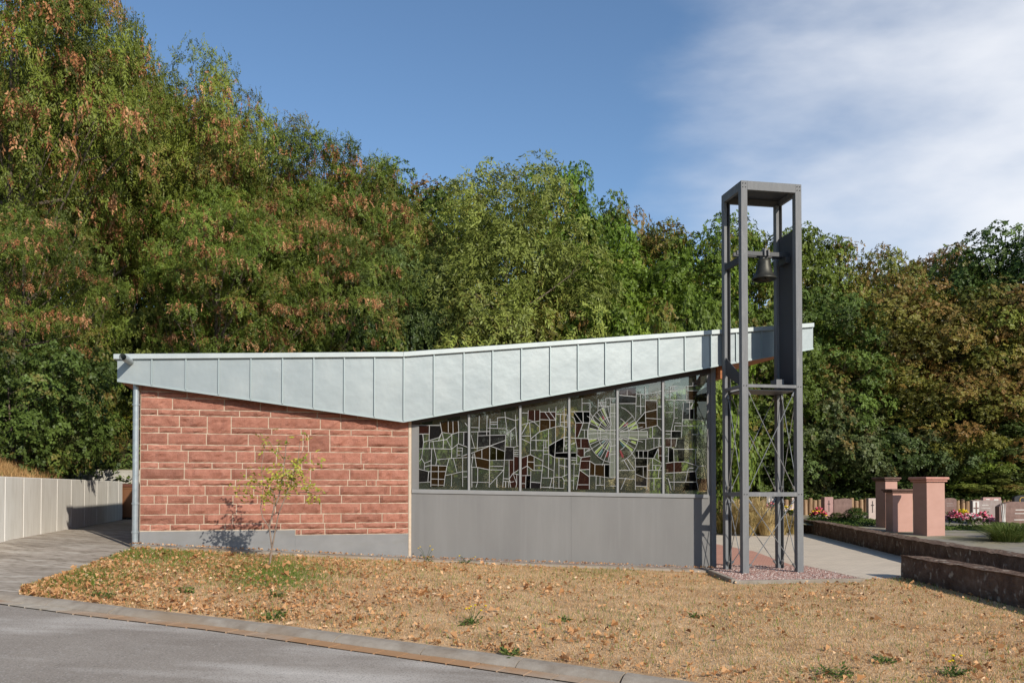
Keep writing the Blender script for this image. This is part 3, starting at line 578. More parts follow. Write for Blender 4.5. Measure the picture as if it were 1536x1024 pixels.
# ------------------------------------------------------------------ ground
ST0, STX = .0225, -.045                            # street plane z = ST0 + STX * X
def street(x, y, dz=0.0): return on_slope(x, y, ST0+dz, STX)
asph = [(-420, 866), (-180, 887), (0, 906), (125, 923), (320, 946), (600, 986), (855, 1023), (1100, 1062), (1400, 1115), (1800, 1188), (2400, 1300)]
kbk = [(-420, 852), (-180, 868), (0, 884), (135, 895.5), (200, 904), (320, 919), (600, 958), (746, 980), (837, 993), (1056, 1020.5), (1300, 1056), (1650, 1110)]
def resample(pts, step):
    pts = [np.asarray(p, float) for p in pts]; out = [pts[0]]
    d = np.cumsum([0]+[np.linalg.norm(b-a) for a, b in zip(pts, pts[1:])]); n = max(2, int(d[-1]/step))
    s = np.linspace(0, d[-1], n+1); P = np.array(pts)
    return np.stack([np.interp(s, d, P[:, i]) for i in range(3)], 1)
A3 = resample([street(x, y) for x, y in asph], .3)
KN0 = np.array([.54, .84, 0]); b = MB()
for a, c in zip(A3, A3[1:]):
    zf = lambda p, Y: (p[0], Y, ST0+STX*p[0])
    b.poly([(a[0]-25*.55, a[1]-25*.85, ST0+STX*(a[0]-25*.55)), (c[0]-25*.55, c[1]-25*.85, ST0+STX*(c[0]-25*.55)), tuple(c+KN0*.03), tuple(a+KN0*.03)])
tag(b.build('road', M['asphalt']), kind='structure')
# direction of the kerb and its inward normal
kd = A3[-1]-A3[0]; kd[2] = 0; kd /= np.linalg.norm(kd); kn = np.array([-kd[1], kd[0], 0])
if kn[1] < 0: kn = -kn
b = MB(); K3 = resample(A3, .5); prof = [(-.02, .012), (.19, .016), (.195, .012), (.20, .022), (.235, .042), (.30, .068), (.37, .076), (.40, .074), (.40, -.2)]
SL = 1.0
def kpt(p, o, z): 
    q = p+kn*o; return (q[0], q[1], ST0+STX*q[0]+z)
GW = .19
def seg_strip(name, mname, lo, hi, step, gap, jit):
    bb = MB(); pts = resample(A3, .1); L_ = np.cumsum([0]+[np.linalg.norm(c-a) for a, c in zip(pts, pts[1:])]); s = 0.0
    pos = lambda t: np.array([np.interp(t, L_, pts[:, i]) for i in range(3)])
    while s < L_[-1]-step:
        a, c = pos(s+gap/2), pos(s+step-gap/2+min(0.0, rng.normal(0, .004))); dz = rng.normal(0, jit); do = rng.normal(0, jit)
        pr = prof[lo:hi]
        for (o0, z0), (o1, z1) in zip(pr, pr[1:]):
            bb.poly([kpt(a, o0+do, z0+dz), kpt(c, o0+do, z0+dz), kpt(c, o1+do, z1+dz), kpt(a, o1+do, z1+dz)])
        bb.poly([kpt(a, o+do, z+dz) for o, z in pr]+[kpt(a, pr[-1][0]+do, -.2), kpt(a, pr[0][0]+do, -.2)]); bb.poly([kpt(c, o+do, z+dz) for o, z in pr][::-1]+[kpt(c, pr[0][0]+do, -.2), kpt(c, pr[-1][0]+do, -.2)])
        s += step
    return tag(bb.build(name, M[mname]), kind='structure')
seg_strip('kerb', 'kerb', 2, 9, 1.0, .012, .003)
seg_strip('gutter', 'gutter', 0, 2, .26, .012, .0015)
b = MB()
for a, c in zip(A3, A3[1:]): b.poly([kpt(a, -.03, -.012), kpt(c, -.03, -.012), kpt(c, .42, -.004), kpt(a, .42, -.004)])
tag(b.build('kerb_bed', M['gutter']), kind='structure')
# lawn: between kerb back (front) and the building edging (back)
def interp3(pts, x):
    xs_ = [p[0] for p in pts]; P = np.array([p[1] for p in pts])
    return np.array([np.interp(x, xs_, P[:, i]) for i in range(3)])
def line_at(px, p, d):                              # point on the vertical-plane line p + s d (plan) seen in photo column px
    r = ray(px, 733); s_ = (r[0]*(p[1]-EYE[1])-r[1]*(p[0]-EYE[0]))/(r[1]*d[0]-r[0]*d[1]); return p+d*s_
KC = resample([p+kn*.39 for p in A3], .1); KX = 768+F*KC[:, 0]/KC[:, 1]
def kerb_back(px):
    q = np.array([np.interp(px, KX, KC[:, i]) for i in range(3)]); q[2] = ST0+STX*q[0]+.064; return q
EO = .28
def fpt(x, y, out):
    u, z = fa(x, y, out); p = P0+UX*u-NY*out; return np.array([p[0], p[1], z])
ZB = .03
back = [(-30, None), (200, fpt(200, 822, EO)), (617, fpt(617, 841.5, EO)), (1062, fpt(1062, 858.5, EO)), (1102, on_slope(1102, 876, ZB)), (1297, on_slope(1297, 873, ZB)), (1300, on_slope(1300, 868, ZB)), (1352, on_slope(1352, 866, ZB-.02)), (1536, on_slope(1536, 913, -.06)), (1690, on_slope(1690, 952, -.1))]
back[0] = (30, kerb_back(30)+np.array([0, 0, .02]))
back = [back[0]]+back[1:]
def lawn(px, t):
    f_, k_ = kerb_back(px), interp3(back, px)
    p = f_+(k_-f_)*t
    p = p.copy(); p[2] += .05*math.sin(math.pi*t)
    return p
b = MB(); xs_l = np.concatenate([np.linspace(30, 1690, 150)]); nt_ = 26
gv = [[lawn(x, t) for t in np.linspace(0, 1, nt_)] for x in xs_l]
for i in range(len(xs_l)-1):
    for j in range(nt_-1): b.poly([gv[i][j], gv[i+1][j], gv[i+1][j+1], gv[i][j+1]])
tag(b.build('lawn_soil', M['soil'], smooth=False), kind='structure')

def blades(P, h, lean, wd, rng, dirs=None):
    n = len(P); a = rng.random(n)*6.283; d = np.stack([np.cos(a), np.sin(a), np.zeros(n)], 1)
    s = np.stack([-np.sin(a), np.cos(a), np.zeros(n)], 1)*wd[:, None]
    tip = P+d*(lean*h)[:, None]+np.array([0, 0, 1])*(h*np.sqrt(np.maximum(.05, 1-lean**2)))[:, None]
    V = np.empty((n, 3, 3)); V[:, 0] = P-s; V[:, 1] = P+s; V[:, 2] = tip
    return V.reshape(-1, 3)
def lawn_pts(n, rng, xr=(34, 1640), tp=(0.01, .995)):
    # uniform-ish in picture columns and more even over real area
    px = rng.uniform(*xr, n); t = rng.uniform(*tp, n)
    XS = np.linspace(30, 1690, 300)
    FF = np.array([kerb_back(x) for x in XS]); BB = np.array([interp3(back, x) for x in XS])
    f_ = np.stack([np.interp(px, XS, FF[:, i]) for i in range(3)], 1); k_ = np.stack([np.interp(px, XS, BB[:, i]) for i in range(3)], 1)
    p = f_+(k_-f_)*t[:, None]; p[:, 2] += .05*np.sin(np.pi*t); return p, px, t
rg = np.random.default_rng(11)
def vnoise(x, y, seed=0):
    r = np.random.default_rng(seed); s = 0
    for k in range(7):
        a = r.random()*6.28; fq = .5*1.7**k; s = s+np.sin((x*np.cos(a)+y*np.sin(a))*fq*1.9+r.random()*6.28)/(1.25**k)
    return s/3.0
Pg, px, t = lawn_pts(210000, rg)
yy = 733+(1.65-Pg[:, 2])/Pg[:, 1]*F
green = np.zeros(len(px))
for (gx, gy, sx_, sy_, am) in ((405, 862, 70, 20, 1.1), (230, 832, 90, 12, .8), (130, 868, 80, 16, .55), (400, 925, 25, 8, .5), (900, 858, 60, 10, .25), (1390, 872, 40, 8, .3), (300, 845, 200, 18, .3)):
    green = np.maximum(green, am*np.exp(-((px-gx)/sx_)**2-((yy-gy)/sy_)**2))
nz = vnoise(Pg[:, 0], Pg[:, 1], 3)
green = green+.06+.05*nz
isg = rg.random(len(px)) < green
h = np.where(isg, rg.uniform(.04, .10, len(px)), rg.uniform(.010, .038, len(px)))
tn = np.where(isg, rg.uniform(.78, 1, len(px)), np.clip(rg.normal(.36+.17*nz, .16), 0, .7))
V = blades(Pg, h, rg.uniform(.3, .97, len(px)), rg.uniform(.0022, .0045, len(px)), rg)
o = np_mesh('grass', V, 3, M['grass'], tint=tn); tag(o, 'short dry straw-coloured grass with green patches covering the lawn', 'grass', kind='stuff')
# fallen leaves: crumpled five-point leaves
def litter(P, size, rng, up=.5):
    n = len(P); a = rng.random(n)*6.283
    d = np.stack([np.cos(a), np.sin(a), rng.normal(0, up, n)], 1); d /= np.linalg.norm(d, axis=1)[:, None]
    s = np.cross(d, np.stack([rng.normal(0, up, n), rng.normal(0, up, n), np.ones(n)], 1)); s /= np.linalg.norm(s, axis=1)[:, None]
    nn = np.cross(s, d); L_ = size[:, None]
    V = np.empty((n, 2, 4, 3))
    curl = (rng.uniform(0, .75, n))[:, None]*L_
    V[:, 0, 0] = P; V[:, 0, 1] = P+d*L_*.45+s*L_*.42+nn*curl; V[:, 0, 2] = P+d*L_; V[:, 0, 3] = P+d*L_*.5
    V[:, 1, 0] = P; V[:, 1, 1] = P+d*L_*.5; V[:, 1, 2] = P+d*L_; V[:, 1, 3] = P+d*L_*.4-s*L_*.40+nn*curl*.8
    V[..., 2] += np.maximum(0, P[:, 2][:, None, None]-V[..., 2].min(axis=(1, 2))[:, None, None])+.004
    return V.reshape(-1, 3)
Pl, px, t = lawn_pts(42000, rg)
den = np.clip(.34+.5*np.exp(-((px-150)/380)**2)+.55*vnoise(Pl[:, 0]*2.2, Pl[:, 1]*2.2, 9)-.16*np.clip((px-700)/500, 0, 1), .03, 1)**1.3
den = den+.5*np.exp(-(t/.03)**2)+.3*np.exp(-((1-t)/.04)**2)
kp = rg.random(len(px)) < den*.58; Pl = Pl[kp]+np.array([0, 0, .012])
# some drifts on the edging strip along the building
n2 = 700; uu = rg.uniform(ul-.1, ur, n2); oo = rg.uniform(.02, EO-.02, n2)
zz = np.interp(uu, [ul, um, ur], [fa(210, 815.5)[1], fa(617, 835.5)[1], fa(1062, 851.5)[1]])
Pe = P0+np.outer(uu, UX)-np.outer(oo, NY); Pe[:, 2] = zz+.012
Pl = np.concatenate([Pl, Pe])
sz = np.concatenate([rg.uniform(.018, .062, len(Pl)-n2)*(1+.7*(rg.random(len(Pl)-n2) < .08)), rg.uniform(.02, .05, n2)])
V = litter(Pl, sz, rg); tn = np.repeat(np.clip(rg.normal(.5, .25, len(Pl)), 0, 1), 2)
o = np_mesh('fallen_leaves', V, 4, M['leaf_litter'], tint=tn); tag(o, 'curled orange-brown fallen leaves scattered over the lawn', 'leaves', kind='stuff')
# edging strip along the building
b = MB(); ex = [200, 400, 617, 800, 1064]
yw = lambda x: np.interp(x, [200, 617, 1064], [815.0, 835.0, 851.5]); 
ew = [fpt(x, yw(x), 0) for x in ex]; el_ = [fpt(x, np.interp(x, [200, 617, 1062], [819.5, 839.0, 856.5]), EO) for x in ex]
for i in range(4):
    b.hexa([el_[i]-[0, 0, .3], el_[i+1]-[0, 0, .3], ew[i+1]-[0, 0, .3]+NY*.1, ew[i]-[0, 0, .3]+NY*.1, el_[i]+[0, 0, .012], el_[i+1]+[0, 0, .012], ew[i+1]+NY*.1, ew[i]+NY*.1])
tag(b.build('edging_strip', M['kerb']), kind='structure')
# driveway on the left
WA = np.array([-9.6, 18.9, 0]); 
wl = lambda s: WA+NY*s
w0, w1 = wl(-9.0), wl(5.5)
dz_of = lambda s: .78
drv = MB()
Lf = [kerb_back(x)*1.0 for x in (-420, -180, 30)]
rb = [back[0][1]-[0, 0, .03], back[1][1]-[0, 0, .02], P0+NY*9+np.array([0, 0, .75])]
lb = [kerb_back(-420)-[0, 0, .01], np.array([*wl(-4.6)[:2], .78]), np.array([*wl(9)[:2], .80])]
nn_ = 24
def dr(s, t):
    ts = [0, .35, 1]; l_ = np.array([np.interp(t, ts, [q[i] for q in lb]) for i in range(3)]); r_ = np.array([np.interp(t, ts, [q[i] for q in rb]) for i in range(3)])
    return l_+(r_-l_)*s
for i in range(12):
    for j in range(nn_): drv.poly([dr(i/12, j/nn_), dr((i+1)/12, j/nn_), dr((i+1)/12, (j+1)/nn_), dr(i/12, (j+1)/nn_)])
tag(drv.build('driveway', M['drive']), kind='structure')
# paths and gravel bed on the right
b = MB(); pz = .012
pv = [on_slope(1066, 858, pz), on_slope(1302, 868, pz), on_slope(1352, 866, pz), (7.35, 16.0, pz), (7.5, 7, pz-.1), (10.5, 7, pz-.1), (9.6, 21, pz), (11.0, 31.4, pz), (11.0, 33, pz), (3.2, 33, pz), P0+UX*(ur2+.05)+NY*9+[0, 0, pz]]
b.poly(pv); tag(b.build('paved_path', M['paver']), kind='structure')
b = MB(); pz = .020
b.poly([on_slope(1060, 848, pz), on_slope(1196, 850, pz), on_slope(1130, 826, pz), on_slope(1072, 815, pz), P0+UX*(ur2+.0)+NY*5+[0, 0, pz]])
tag(b.build('red_path', M['paver_red']), kind='structure')
gb = [on_slope(1066, 858, .04), on_slope(1101, 872.5, .04), on_slope(1297, 869, .04), on_slope(1207, 848.5, .04), on_slope(1076, 848, .04)]
b = MB(); b.poly([p+[0, 0, -.006] for p in gb]); tag(b.build('gravel_bed', M['gravelbed']), kind='structure')
b = MB()
def kerbstone(p, q, wd, h0, h1):
    d = q-p; d[2] = 0; d /= np.linalg.norm(d); n = np.array([-d[1], d[0], 0])*wd/2
    lo = np.array([0, 0, h0]); hi = np.array([0, 0, h1])
    b.hexa([p-n+lo, q-n+lo, q+n+lo, p+n+lo, p-n+hi, q-n+hi, q+n+hi, p+n+hi])
kerbstone(gb[0]+0, gb[1]+0, .09, -.25, .05); kerbstone(gb[1]+0, gb[2]+0, .10, -.25, .028); kerbstone(gb[2]+0, gb[3]+0, .08, -.25, .012); kerbstone(gb[3]+0, gb[4]+0, .08, -.25, .010)
tag(b.build('bed_kerb', M['kerb'], bevel=.008), kind='structure')
# gravel stones
def in_poly(P, poly):
    c = np.zeros(len(P), bool); n = len(poly); j = n-1
    for i in range(n):
        xi, yi, xj, yj = poly[i][0], poly[i][1], poly[j][0], poly[j][1]
        c ^= ((yi > P[:, 1]) != (yj > P[:, 1])) & (P[:, 0] < (xj-xi)*(P[:, 1]-yi)/(yj-yi+1e-12)+xi); j = i
    return c
def pebbles(poly, n, z, smin, smax, rng):
    pts = np.array([p[:2] for p in poly]); P = rng.uniform(pts.min(0), pts.max(0), (n, 2)); P = P[in_poly(P, poly)]; k = len(P)
    base = np.array([[1, 0, 0], [-1, 0, 0], [0, 1, 0], [0, -1, 0], [0, 0, 1]], float)
    rot = rng.random(k)*6.283; s = rng.uniform(smin, smax, k)
    B = base[None]*(1+rng.normal(0, .25, (k, 5, 3)))*s[:, None, None]*np.array([1, .8, .75])
    B += rng.normal(0, .12, (k, 5, 3))*s[:, None, None]
    X = B[..., 0]*np.cos(rot)[:, None]-B[..., 1]*np.sin(rot)[:, None]; Y = B[..., 0]*np.sin(rot)[:, None]+B[..., 1]*np.cos(rot)[:, None]
    Vv = np.stack([X+P[:, :1], Y+P[:, 1:], B[..., 2]+z+.002], -1)
    tri = [(0, 2, 4), (2, 1, 4), (1, 3, 4), (3, 0, 4)]
    return Vv[:, np.array(tri)].reshape(-1, 3), np.repeat(rng.random(k), 4)
V, tn = pebbles(gb, 26000, .038, .010, .026, rg)
# thin gravel strip against the panel
strip = [P0+UX*um-NY*.02, P0+UX*ur-NY*.02, P0+UX*ur-NY*.14, P0+UX*um-NY*.14]
V2, tn2 = pebbles(strip, 9000, 0, .006, .016, rg)
uu = (V2-P0)@UX; V2[:, 2] += np.interp(uu, [um, ur], [fa(617, 836.5)[1], fa(1064, 852.5)[1]])+.008
o = np_mesh('gravel', np.concatenate([V, V2]), 3, M['gravel'], tint=np.concatenate([tn, tn2])); tag(o, 'pink and grey gravel in the bed under the bell tower', 'gravel', kind='stuff')
# wide ground below everything
b = MB(); b.poly([(-700, -700, -.6), (700, -700, -.6), (700, 900, -.6), (-700, 900, -.6)]); tag(b.build('ground', M['far']), kind='structure')
# hill
HB = np.array([(-32, 21.6), (-14, 15.1), (-9.0, 13.25), (-8.83, 14.4), (-10.05, 19.3), (-12.65, 24.5), (-11.0, 25.1), (-6.5, 27.4), (4.2, 30.5), (8.2, 36.9), (40, 38.2), (90, 40)])
def hill_d(x, y):
    best = np.full(np.shape(x), 1e9); sg = np.ones(np.shape(x))
    for (ax, ay), (bx, by) in zip(HB, HB[1:]):
        dx, dy = bx-ax, by-ay; t = np.clip(((x-ax)*dx+(y-ay)*dy)/(dx*dx+dy*dy), 0, 1)
        qx, qy = ax+t*dx, ay+t*dy; d = np.hypot(x-qx, y-qy); cr_ = dx*(y-ay)-dy*(x-ax)
        up = d < best; best = np.where(up, d, best); sg = np.where(up, np.where(cr_ > 0, 1, -1), sg)
    return best*sg
def hill_z(x, y):
    x = np.asarray(x, float); y = np.asarray(y, float); d = np.maximum(0, hill_d(x, y))
    base = np.interp(x, [-12, -8, 4, 8.2, 12], [1.8, 1.8, 1.7, 1.1, 1.05])
    rise = np.where(d < 22, .42*d, .42*22+.18*(d-22))
    return base+np.where(d > 0, rise, 0)+.15*vnoise(x*.5, y*.5, 21)*np.minimum(1, d/2)
b = MB(); gx = np.arange(-62, 92, 1.5); 
ss = np.concatenate([np.arange(0, 30, 1.2), np.arange(30, 90, 6)])
# mesh follows the boundary line outward
Bp = []
for (a, c) in zip(HB, HB[1:]):
    n = max(1, int(np.hypot(*(c-a))/1.3)); Bp += [a+(c-a)*k/n for k in range(n)]
Bp.append(HB[-1]); Bp = np.array(Bp); tg = np.gradient(Bp, axis=0); tg /= np.linalg.norm(tg, axis=1)[:, None]; nr = np.stack([-tg[:, 1], tg[:, 0]], 1)
for _ in range(30): nr[1:-1] = (nr[:-2]+nr[1:-1]*2+nr[2:])/4
nr /= np.linalg.norm(nr, axis=1)[:, None]
G = []
for p, n in zip(Bp, nr):
    q = p[None]+n[None]*ss[:, None]; z = hill_z(q[:, 0], q[:, 1]); z[0] -= .0; G.append(np.column_stack([q, z]))
for i in range(len(G)-1):
    b.poly([(*G[i][0][:2], -.6), (*G[i+1][0][:2], -.6), tuple(G[i+1][0]), tuple(G[i][0])])
    for j in range(len(ss)-1): b.poly([G[i][j], G[i+1][j], G[i+1][j+1], G[i][j+1]])
tag(b.build('hill', M['hillsoil'], smooth=True), kind='structure')
# cemetery terrace on the right
b = MB(); cz = lambda x, y: .05+.055*min(10, max(0, y-26))
tl = [(8.7, 13), (9.5, 21), (10.95, 31.2), (9.3, 33.2), (3.0, 33.4)]; tr = [(34, 13), (34, 21), (34, 31.2), (34, 34), (34, 38.5)]
for i in range(3):
    for k in range(16):
        f0, f1 = k/16, (k+1)/16
        P_ = lambda q, r, f: (q[0]+(r[0]-q[0])*f, q[1]+(r[1]-q[1])*f, cz(0, q[1]+(r[1]-q[1])*f))
        b.poly([P_(tl[i], tr[i], f0), P_(tl[i], tr[i], f1), P_(tl[i+1], tr[i+1], f1), P_(tl[i+1], tr[i+1], f0)])
b.poly([(10.95, 33, cz(0, 33)), (34, 33, cz(0, 33)), (34, 38, cz(0, 37)), (2.5, 38, cz(0, 37)), (2.5, 33.3, .3)])
m = M['cem'] = mat('cemetery_gravel', rough=1, spec=.1); c = noise_col(m, [(.3, (.20, .18, .145)), (.7, (.33, .30, .25))], 3, 8, .7); c = mix_noise(m, c, (.15, .16, .06), .5, .7, .9, (1, 1, 1), .8); mix_noise(m, c, (.33, .28, .17), .55, .72, .5, (1, 1, 1), .7)
tag(b.build('cemetery_ground', M['cem']), kind='structure')

# ------------------------------------------------------------------ retaining walls
def rough_wall(name, pts, zb, zt, th, mname, label, cat, step=.25, jit=.02, group=None):
    """wall along plan points; thickness to the right-hand side"""
    P = resample([np.array([*p, 0.0]) for p in pts], step); bb = MB()
    t_ = np.gradient(P, axis=0); t_ /= np.linalg.norm(t_, axis=1)[:, None]; n = np.stack([t_[:, 1], -t_[:, 0], np.zeros(len(P))], 1)
    s = np.linspace(0, 1, len(P)); ztv = np.interp(s, np.linspace(0, 1, len(zt)), zt); r = np.random.default_rng(len(P))
    ring = []
    for k in range(len(P)):
        j = lambda: r.normal(0, jit)
        h_ = ztv[k]-zb
        prof_ = [(0+j(), zb), (0+j(), zb+h_*.35), (0+j(), zb+h_*.7), (0+j()*.6, ztv[k]-.03), (.03, ztv[k]+j()*.4), (th*.5, ztv[k]+j()*.4), (th-.03, ztv[k]+j()*.4), (th+j()*.6, ztv[k]-.03), (th, zb)]
        ring.append([tuple(P[k]+n[k]*o+np.array([0, 0, z])) for o, z in prof_])
    for a, c in zip(ring, ring[1:]):
        for i in range(len(a)-1): bb.poly([a[i], c[i], c[i+1], a[i+1]])
    bb.poly(ring[0]); bb.poly(ring[-1][::-1])
    return tag(bb.build(name, M[mname]), label, cat, group)
q0, q1 = on_slope(1353, 866, -.0), on_slope(1536, 912, -.06)
rough_wall('low_wall', [(q0[0], q0[1]), (q1[0], q1[1]), (q1[0]+(q1[0]-q0[0])*.9, q1[1]+(q1[1]-q0[1])*1.3)][::1], -.5, [.41, .40, .42], -.36, 'oldstone', 'low mossy sandstone wall casting its shadow on the dry lawn edge', 'wall')
rough_wall('low_wall', [(11.0, 33.0), (10.9, 31.4), (9.45, 21), (8.55, 14.5), (7.9, 9)], -.5, [.50, .48, .46, .50, .56], -.42, 'oldstone', 'long dark low stone wall running past the pink pillars', 'wall')
# concrete wall on the left (board marked)
cw = empty('concrete_wall', wl(-4.7), math.atan2(NY[1], NY[0]), 'pale concrete retaining wall with pour joints, building shadow falling on its far end', 'retaining wall')
LW = 10.3; b = MB(); b.box(-1.37, LW, 0, .3, -.4, 1.86); b.build('wall_face', M['concrete'], cw, bevel=.012)
b = MB(); q_ = wl(-6.07); o_ = wl(-4.7); rw_ = [q_-UX*.305, np.array([-32, 21.9, 0]), np.array([-32.1, 21.6, 0]), q_-UX*.305-NY*.0+np.array([-.1, -.28, 0])]
lc = [(float(np.dot(p-o_, NY)), float(np.dot(p-o_, -UX))) for p in rw_]
b.hexa([(x, y, -.4) for x, y in lc][::-1]+[(x, y, 1.855) for x, y in lc][::-1]); b.build('return_wall', M['concrete'], cw)
b = MB(); b.poly([(-8.2, 13.1, .70), (-10.5, 11.7, .52), (-33, 20.2, .55), (-33, 22.2, .70)]); tag(b.build('verge', M['soil']), kind='structure')
b = MB()
mj = M['joint'] = mat('concrete_joint', (.80, .77, .71), .9)
for x in (8, 36, 62, 86, 107, 127, 145.5, 162, 178):
    q = line_at(x, wl(0), NY); s_ = np.dot(q-wl(-4.7), NY); b.box(s_-.014, s_+.014, -.005, .01, .3, 1.85)
b.build('pour_joint', mj, cw)
p2 = at_depth(107, 704, 24.7); cw2 = empty('concrete_wall', (p2[0], p2[1], 0), R(13.8), 'far low concrete wall end showing above the first wall beside the downpipe', 'retaining wall')
b = MB(); b.box(0, 8.5, 0, .3, -.3, p2[2]); b.build('wall_face', M['concrete_old'], cw2, bevel=.012)
mw = M['moss'] = mat('wall_weathering', (.30, .27, .17), .95)
b = MB(); b.box(-.004, 8.5, -.01, .31, p2[2]-.001, p2[2]+.012); b.build('wall_cap', mw, cw2)
# brown bin behind the corner
pb = at_depth(191, 780, 24.7); binr = empty('wheelie_bin', (pb[0]+.05, pb[1], .78), R(6), 'brown wheeled bin standing between the concrete wall and the chapel corner', 'bin')
b = MB(); b.hexa([(-.21, -.23, .06), (.21, -.23, .06), (.21, .23, .06), (-.21, .23, .06), (-.27, -.28, .93), (.27, -.28, .93), (.27, .28, .93), (-.27, .28, .93)]); b.box(-.28, .28, -.29, .29, .87, .93); b.build('body', M['bin'], binr, bevel=.015)
b = MB(); b.hexa([(-.30, -.32, .935), (.30, -.32, .935), (.30, .34, .935), (-.30, .34, .935), (-.26, -.26, 1.0), (.26, -.26, 1.0), (.26, .34, 1.03), (-.26, .34, 1.03)]); b.build('lid', M['bin_lid'], binr, bevel=.012)
for sx_ in (-1, 1):
    b = MB(); b.tube([(sx_*.2, .26, .1), (sx_*.26, .26, .1)], .1, 14); b.build('wheel', M['steel_d'], binr)

# ------------------------------------------------------------------ bell tower
TA = R(10.5); Tz = .03
pFL = on_slope(1114.5, 861, Tz)
tower = empty('bell_tower', pFL, TA, 'slender grey steel bell frame on four posts standing in the gravel bed', 'bell tower')
TS = pFL[1]/15.2; W_, D_ = 1.155*TS, .83*TS; PS = .118*TS
zt_ = lambda y: at_depth(1114, y, pFL[1])[2]-pFL[2]
ZT = zt_(270.5); ZPt, ZPb = zt_(575.5), zt_(580); ZRt, ZRb = zt_(737.8), zt_(744.2)
def post(x0, y0, back=False):
    bb = MB()
    if not back: bb.box(x0, x0+PS, y0, y0+PS, -.3, ZT-.0)
    else:                                          # open channel facing the street
        bb.box(x0, x0+PS*.45, y0, y0+PS, -.3, ZT-.16); bb.box(x0+PS*.45, x0+PS-.006, y0+PS-.008, y0+PS, -.3, ZT-.16); bb.box(x0+PS-.006, x0+PS, y0, y0+PS, -.3, ZT-.16)
    return bb.build('post', M['steel'], tower, bevel=.004 if not back else 0)
post(0, 0); post(W_-PS, 0); post(0, D_-PS, True); post(W_-PS, D_-PS, True)
b = MB(); TH = .155*TS
e = .002
b.box(PS+e, W_-PS-e, 0, PS*.5, ZT-TH, ZT-.001); b.box(e, W_-e, D_-PS*.5, D_, ZT-TH, ZT-.001); b.box(0, PS*.45, PS+e, D_-PS*.5-e, ZT-TH, ZT-.001); b.box(W_-PS*.45, W_, PS+e, D_-PS*.5-e, ZT-TH, ZT-.001)
b.build('top_frame', M['steel'], tower)
b = MB(); b.box(PS*.45+e, W_-PS*.45-e, PS*.5+e, D_-PS*.5-e, ZT-.06, ZT-.01); b.build('top_plate', M['steel_d'], tower)
b = MB(); b.box(PS+e, W_-PS-e, .004, .07, ZPb, ZPt); b.box(.004, .07, PS+e, D_-PS-e, ZPb, ZPt); b.box(W_-.07, W_-.004, PS+e, D_-PS-e, ZPb, ZPt); b.box(PS+e, W_-PS-e, D_-.07, D_-.004, ZPb, ZPt)
b.build('platform_frame', M['steel'], tower)
b = MB(); b.box(.075, W_-.075, .075, D_-.075, ZPb-.05, ZPb-.03); b.build('platform', M['steel_d'], tower)
b = MB(); b.box(PS+e, W_-PS-e, .004, .07, ZRb, ZRt); b.box(.004, .07, PS+e, D_-PS-e, ZRb, ZRt); b.box(W_-.07, W_-.004, PS+e, D_-PS-e, ZRb, ZRt); b.box(PS+e, W_-PS-e, D_-.07, D_-.004, ZRb, ZRt)
b.build('middle_frame', M['steel'], tower)
yBR = at_depth(1161, 357, pFL[1]+D_)[2]-pFL[2]
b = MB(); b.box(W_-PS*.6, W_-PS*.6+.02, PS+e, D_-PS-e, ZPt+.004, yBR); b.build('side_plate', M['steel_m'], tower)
# diagonal flat brace on the left side, left crossbar, bell beams
za, zb_ = at_depth(1093, 538, pFL[1]+D_)[2]-pFL[2], zt_(560)
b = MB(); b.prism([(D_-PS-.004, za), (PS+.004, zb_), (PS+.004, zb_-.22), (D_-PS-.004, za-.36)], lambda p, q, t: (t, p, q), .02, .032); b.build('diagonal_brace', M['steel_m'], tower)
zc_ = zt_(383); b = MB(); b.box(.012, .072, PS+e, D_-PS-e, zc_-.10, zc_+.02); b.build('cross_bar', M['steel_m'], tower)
ym = D_*.5; zbm = at_depth(1146, 379.5, pFL[1]+ym)[2]-pFL[2]
b = MB(); b.box(.075, W_-PS*.6-.003, ym-.10, ym-.055, zbm-.05, zbm+.03); b.box(.075, W_-PS*.6-.003, ym+.055, ym+.10, zbm-.05, zbm+.03)
b.build('bell_beam', M['steel_d'], tower); 
b = MB(); b.box(W_-PS*.6-.10, W_-PS*.6-.004, ym-.16, ym+.16, zbm-.18, zbm-.055); b.build('beam_bracket', M['steel_d'], tower)
b = MB(); bx = W_*.52; b.box(W_-PS-.26, W_-PS-.10, D_*.34, D_*.34+.24, ZPt+.002, ZPt+.145); b.build('control_box', M['steel'], tower, bevel=.004)
# foot plates and bolts
for (x, y) in ((0, 0), (W_-PS, 0), (0, D_-PS), (W_-PS, D_-PS)):
    b = MB(); b.box(x-.06, x+PS+.06, y-.06, y+PS+.06, -.02, .018); b.build('foot_plate', M['steel'], tower, bevel=.003)
for x in (PS*.5, W_-PS*.5):
    for z in ((ZPt+ZPb)/2, (ZRt+ZRb)/2, ZT-TH*.3, ZT-TH*.72):
        for dx in (-.028, .028):
            b = MB(); b.tube([(x+dx, -.010, z), (x+dx, .002, z)], .011, 6); b.build('bolt', M['steel_m'], tower)
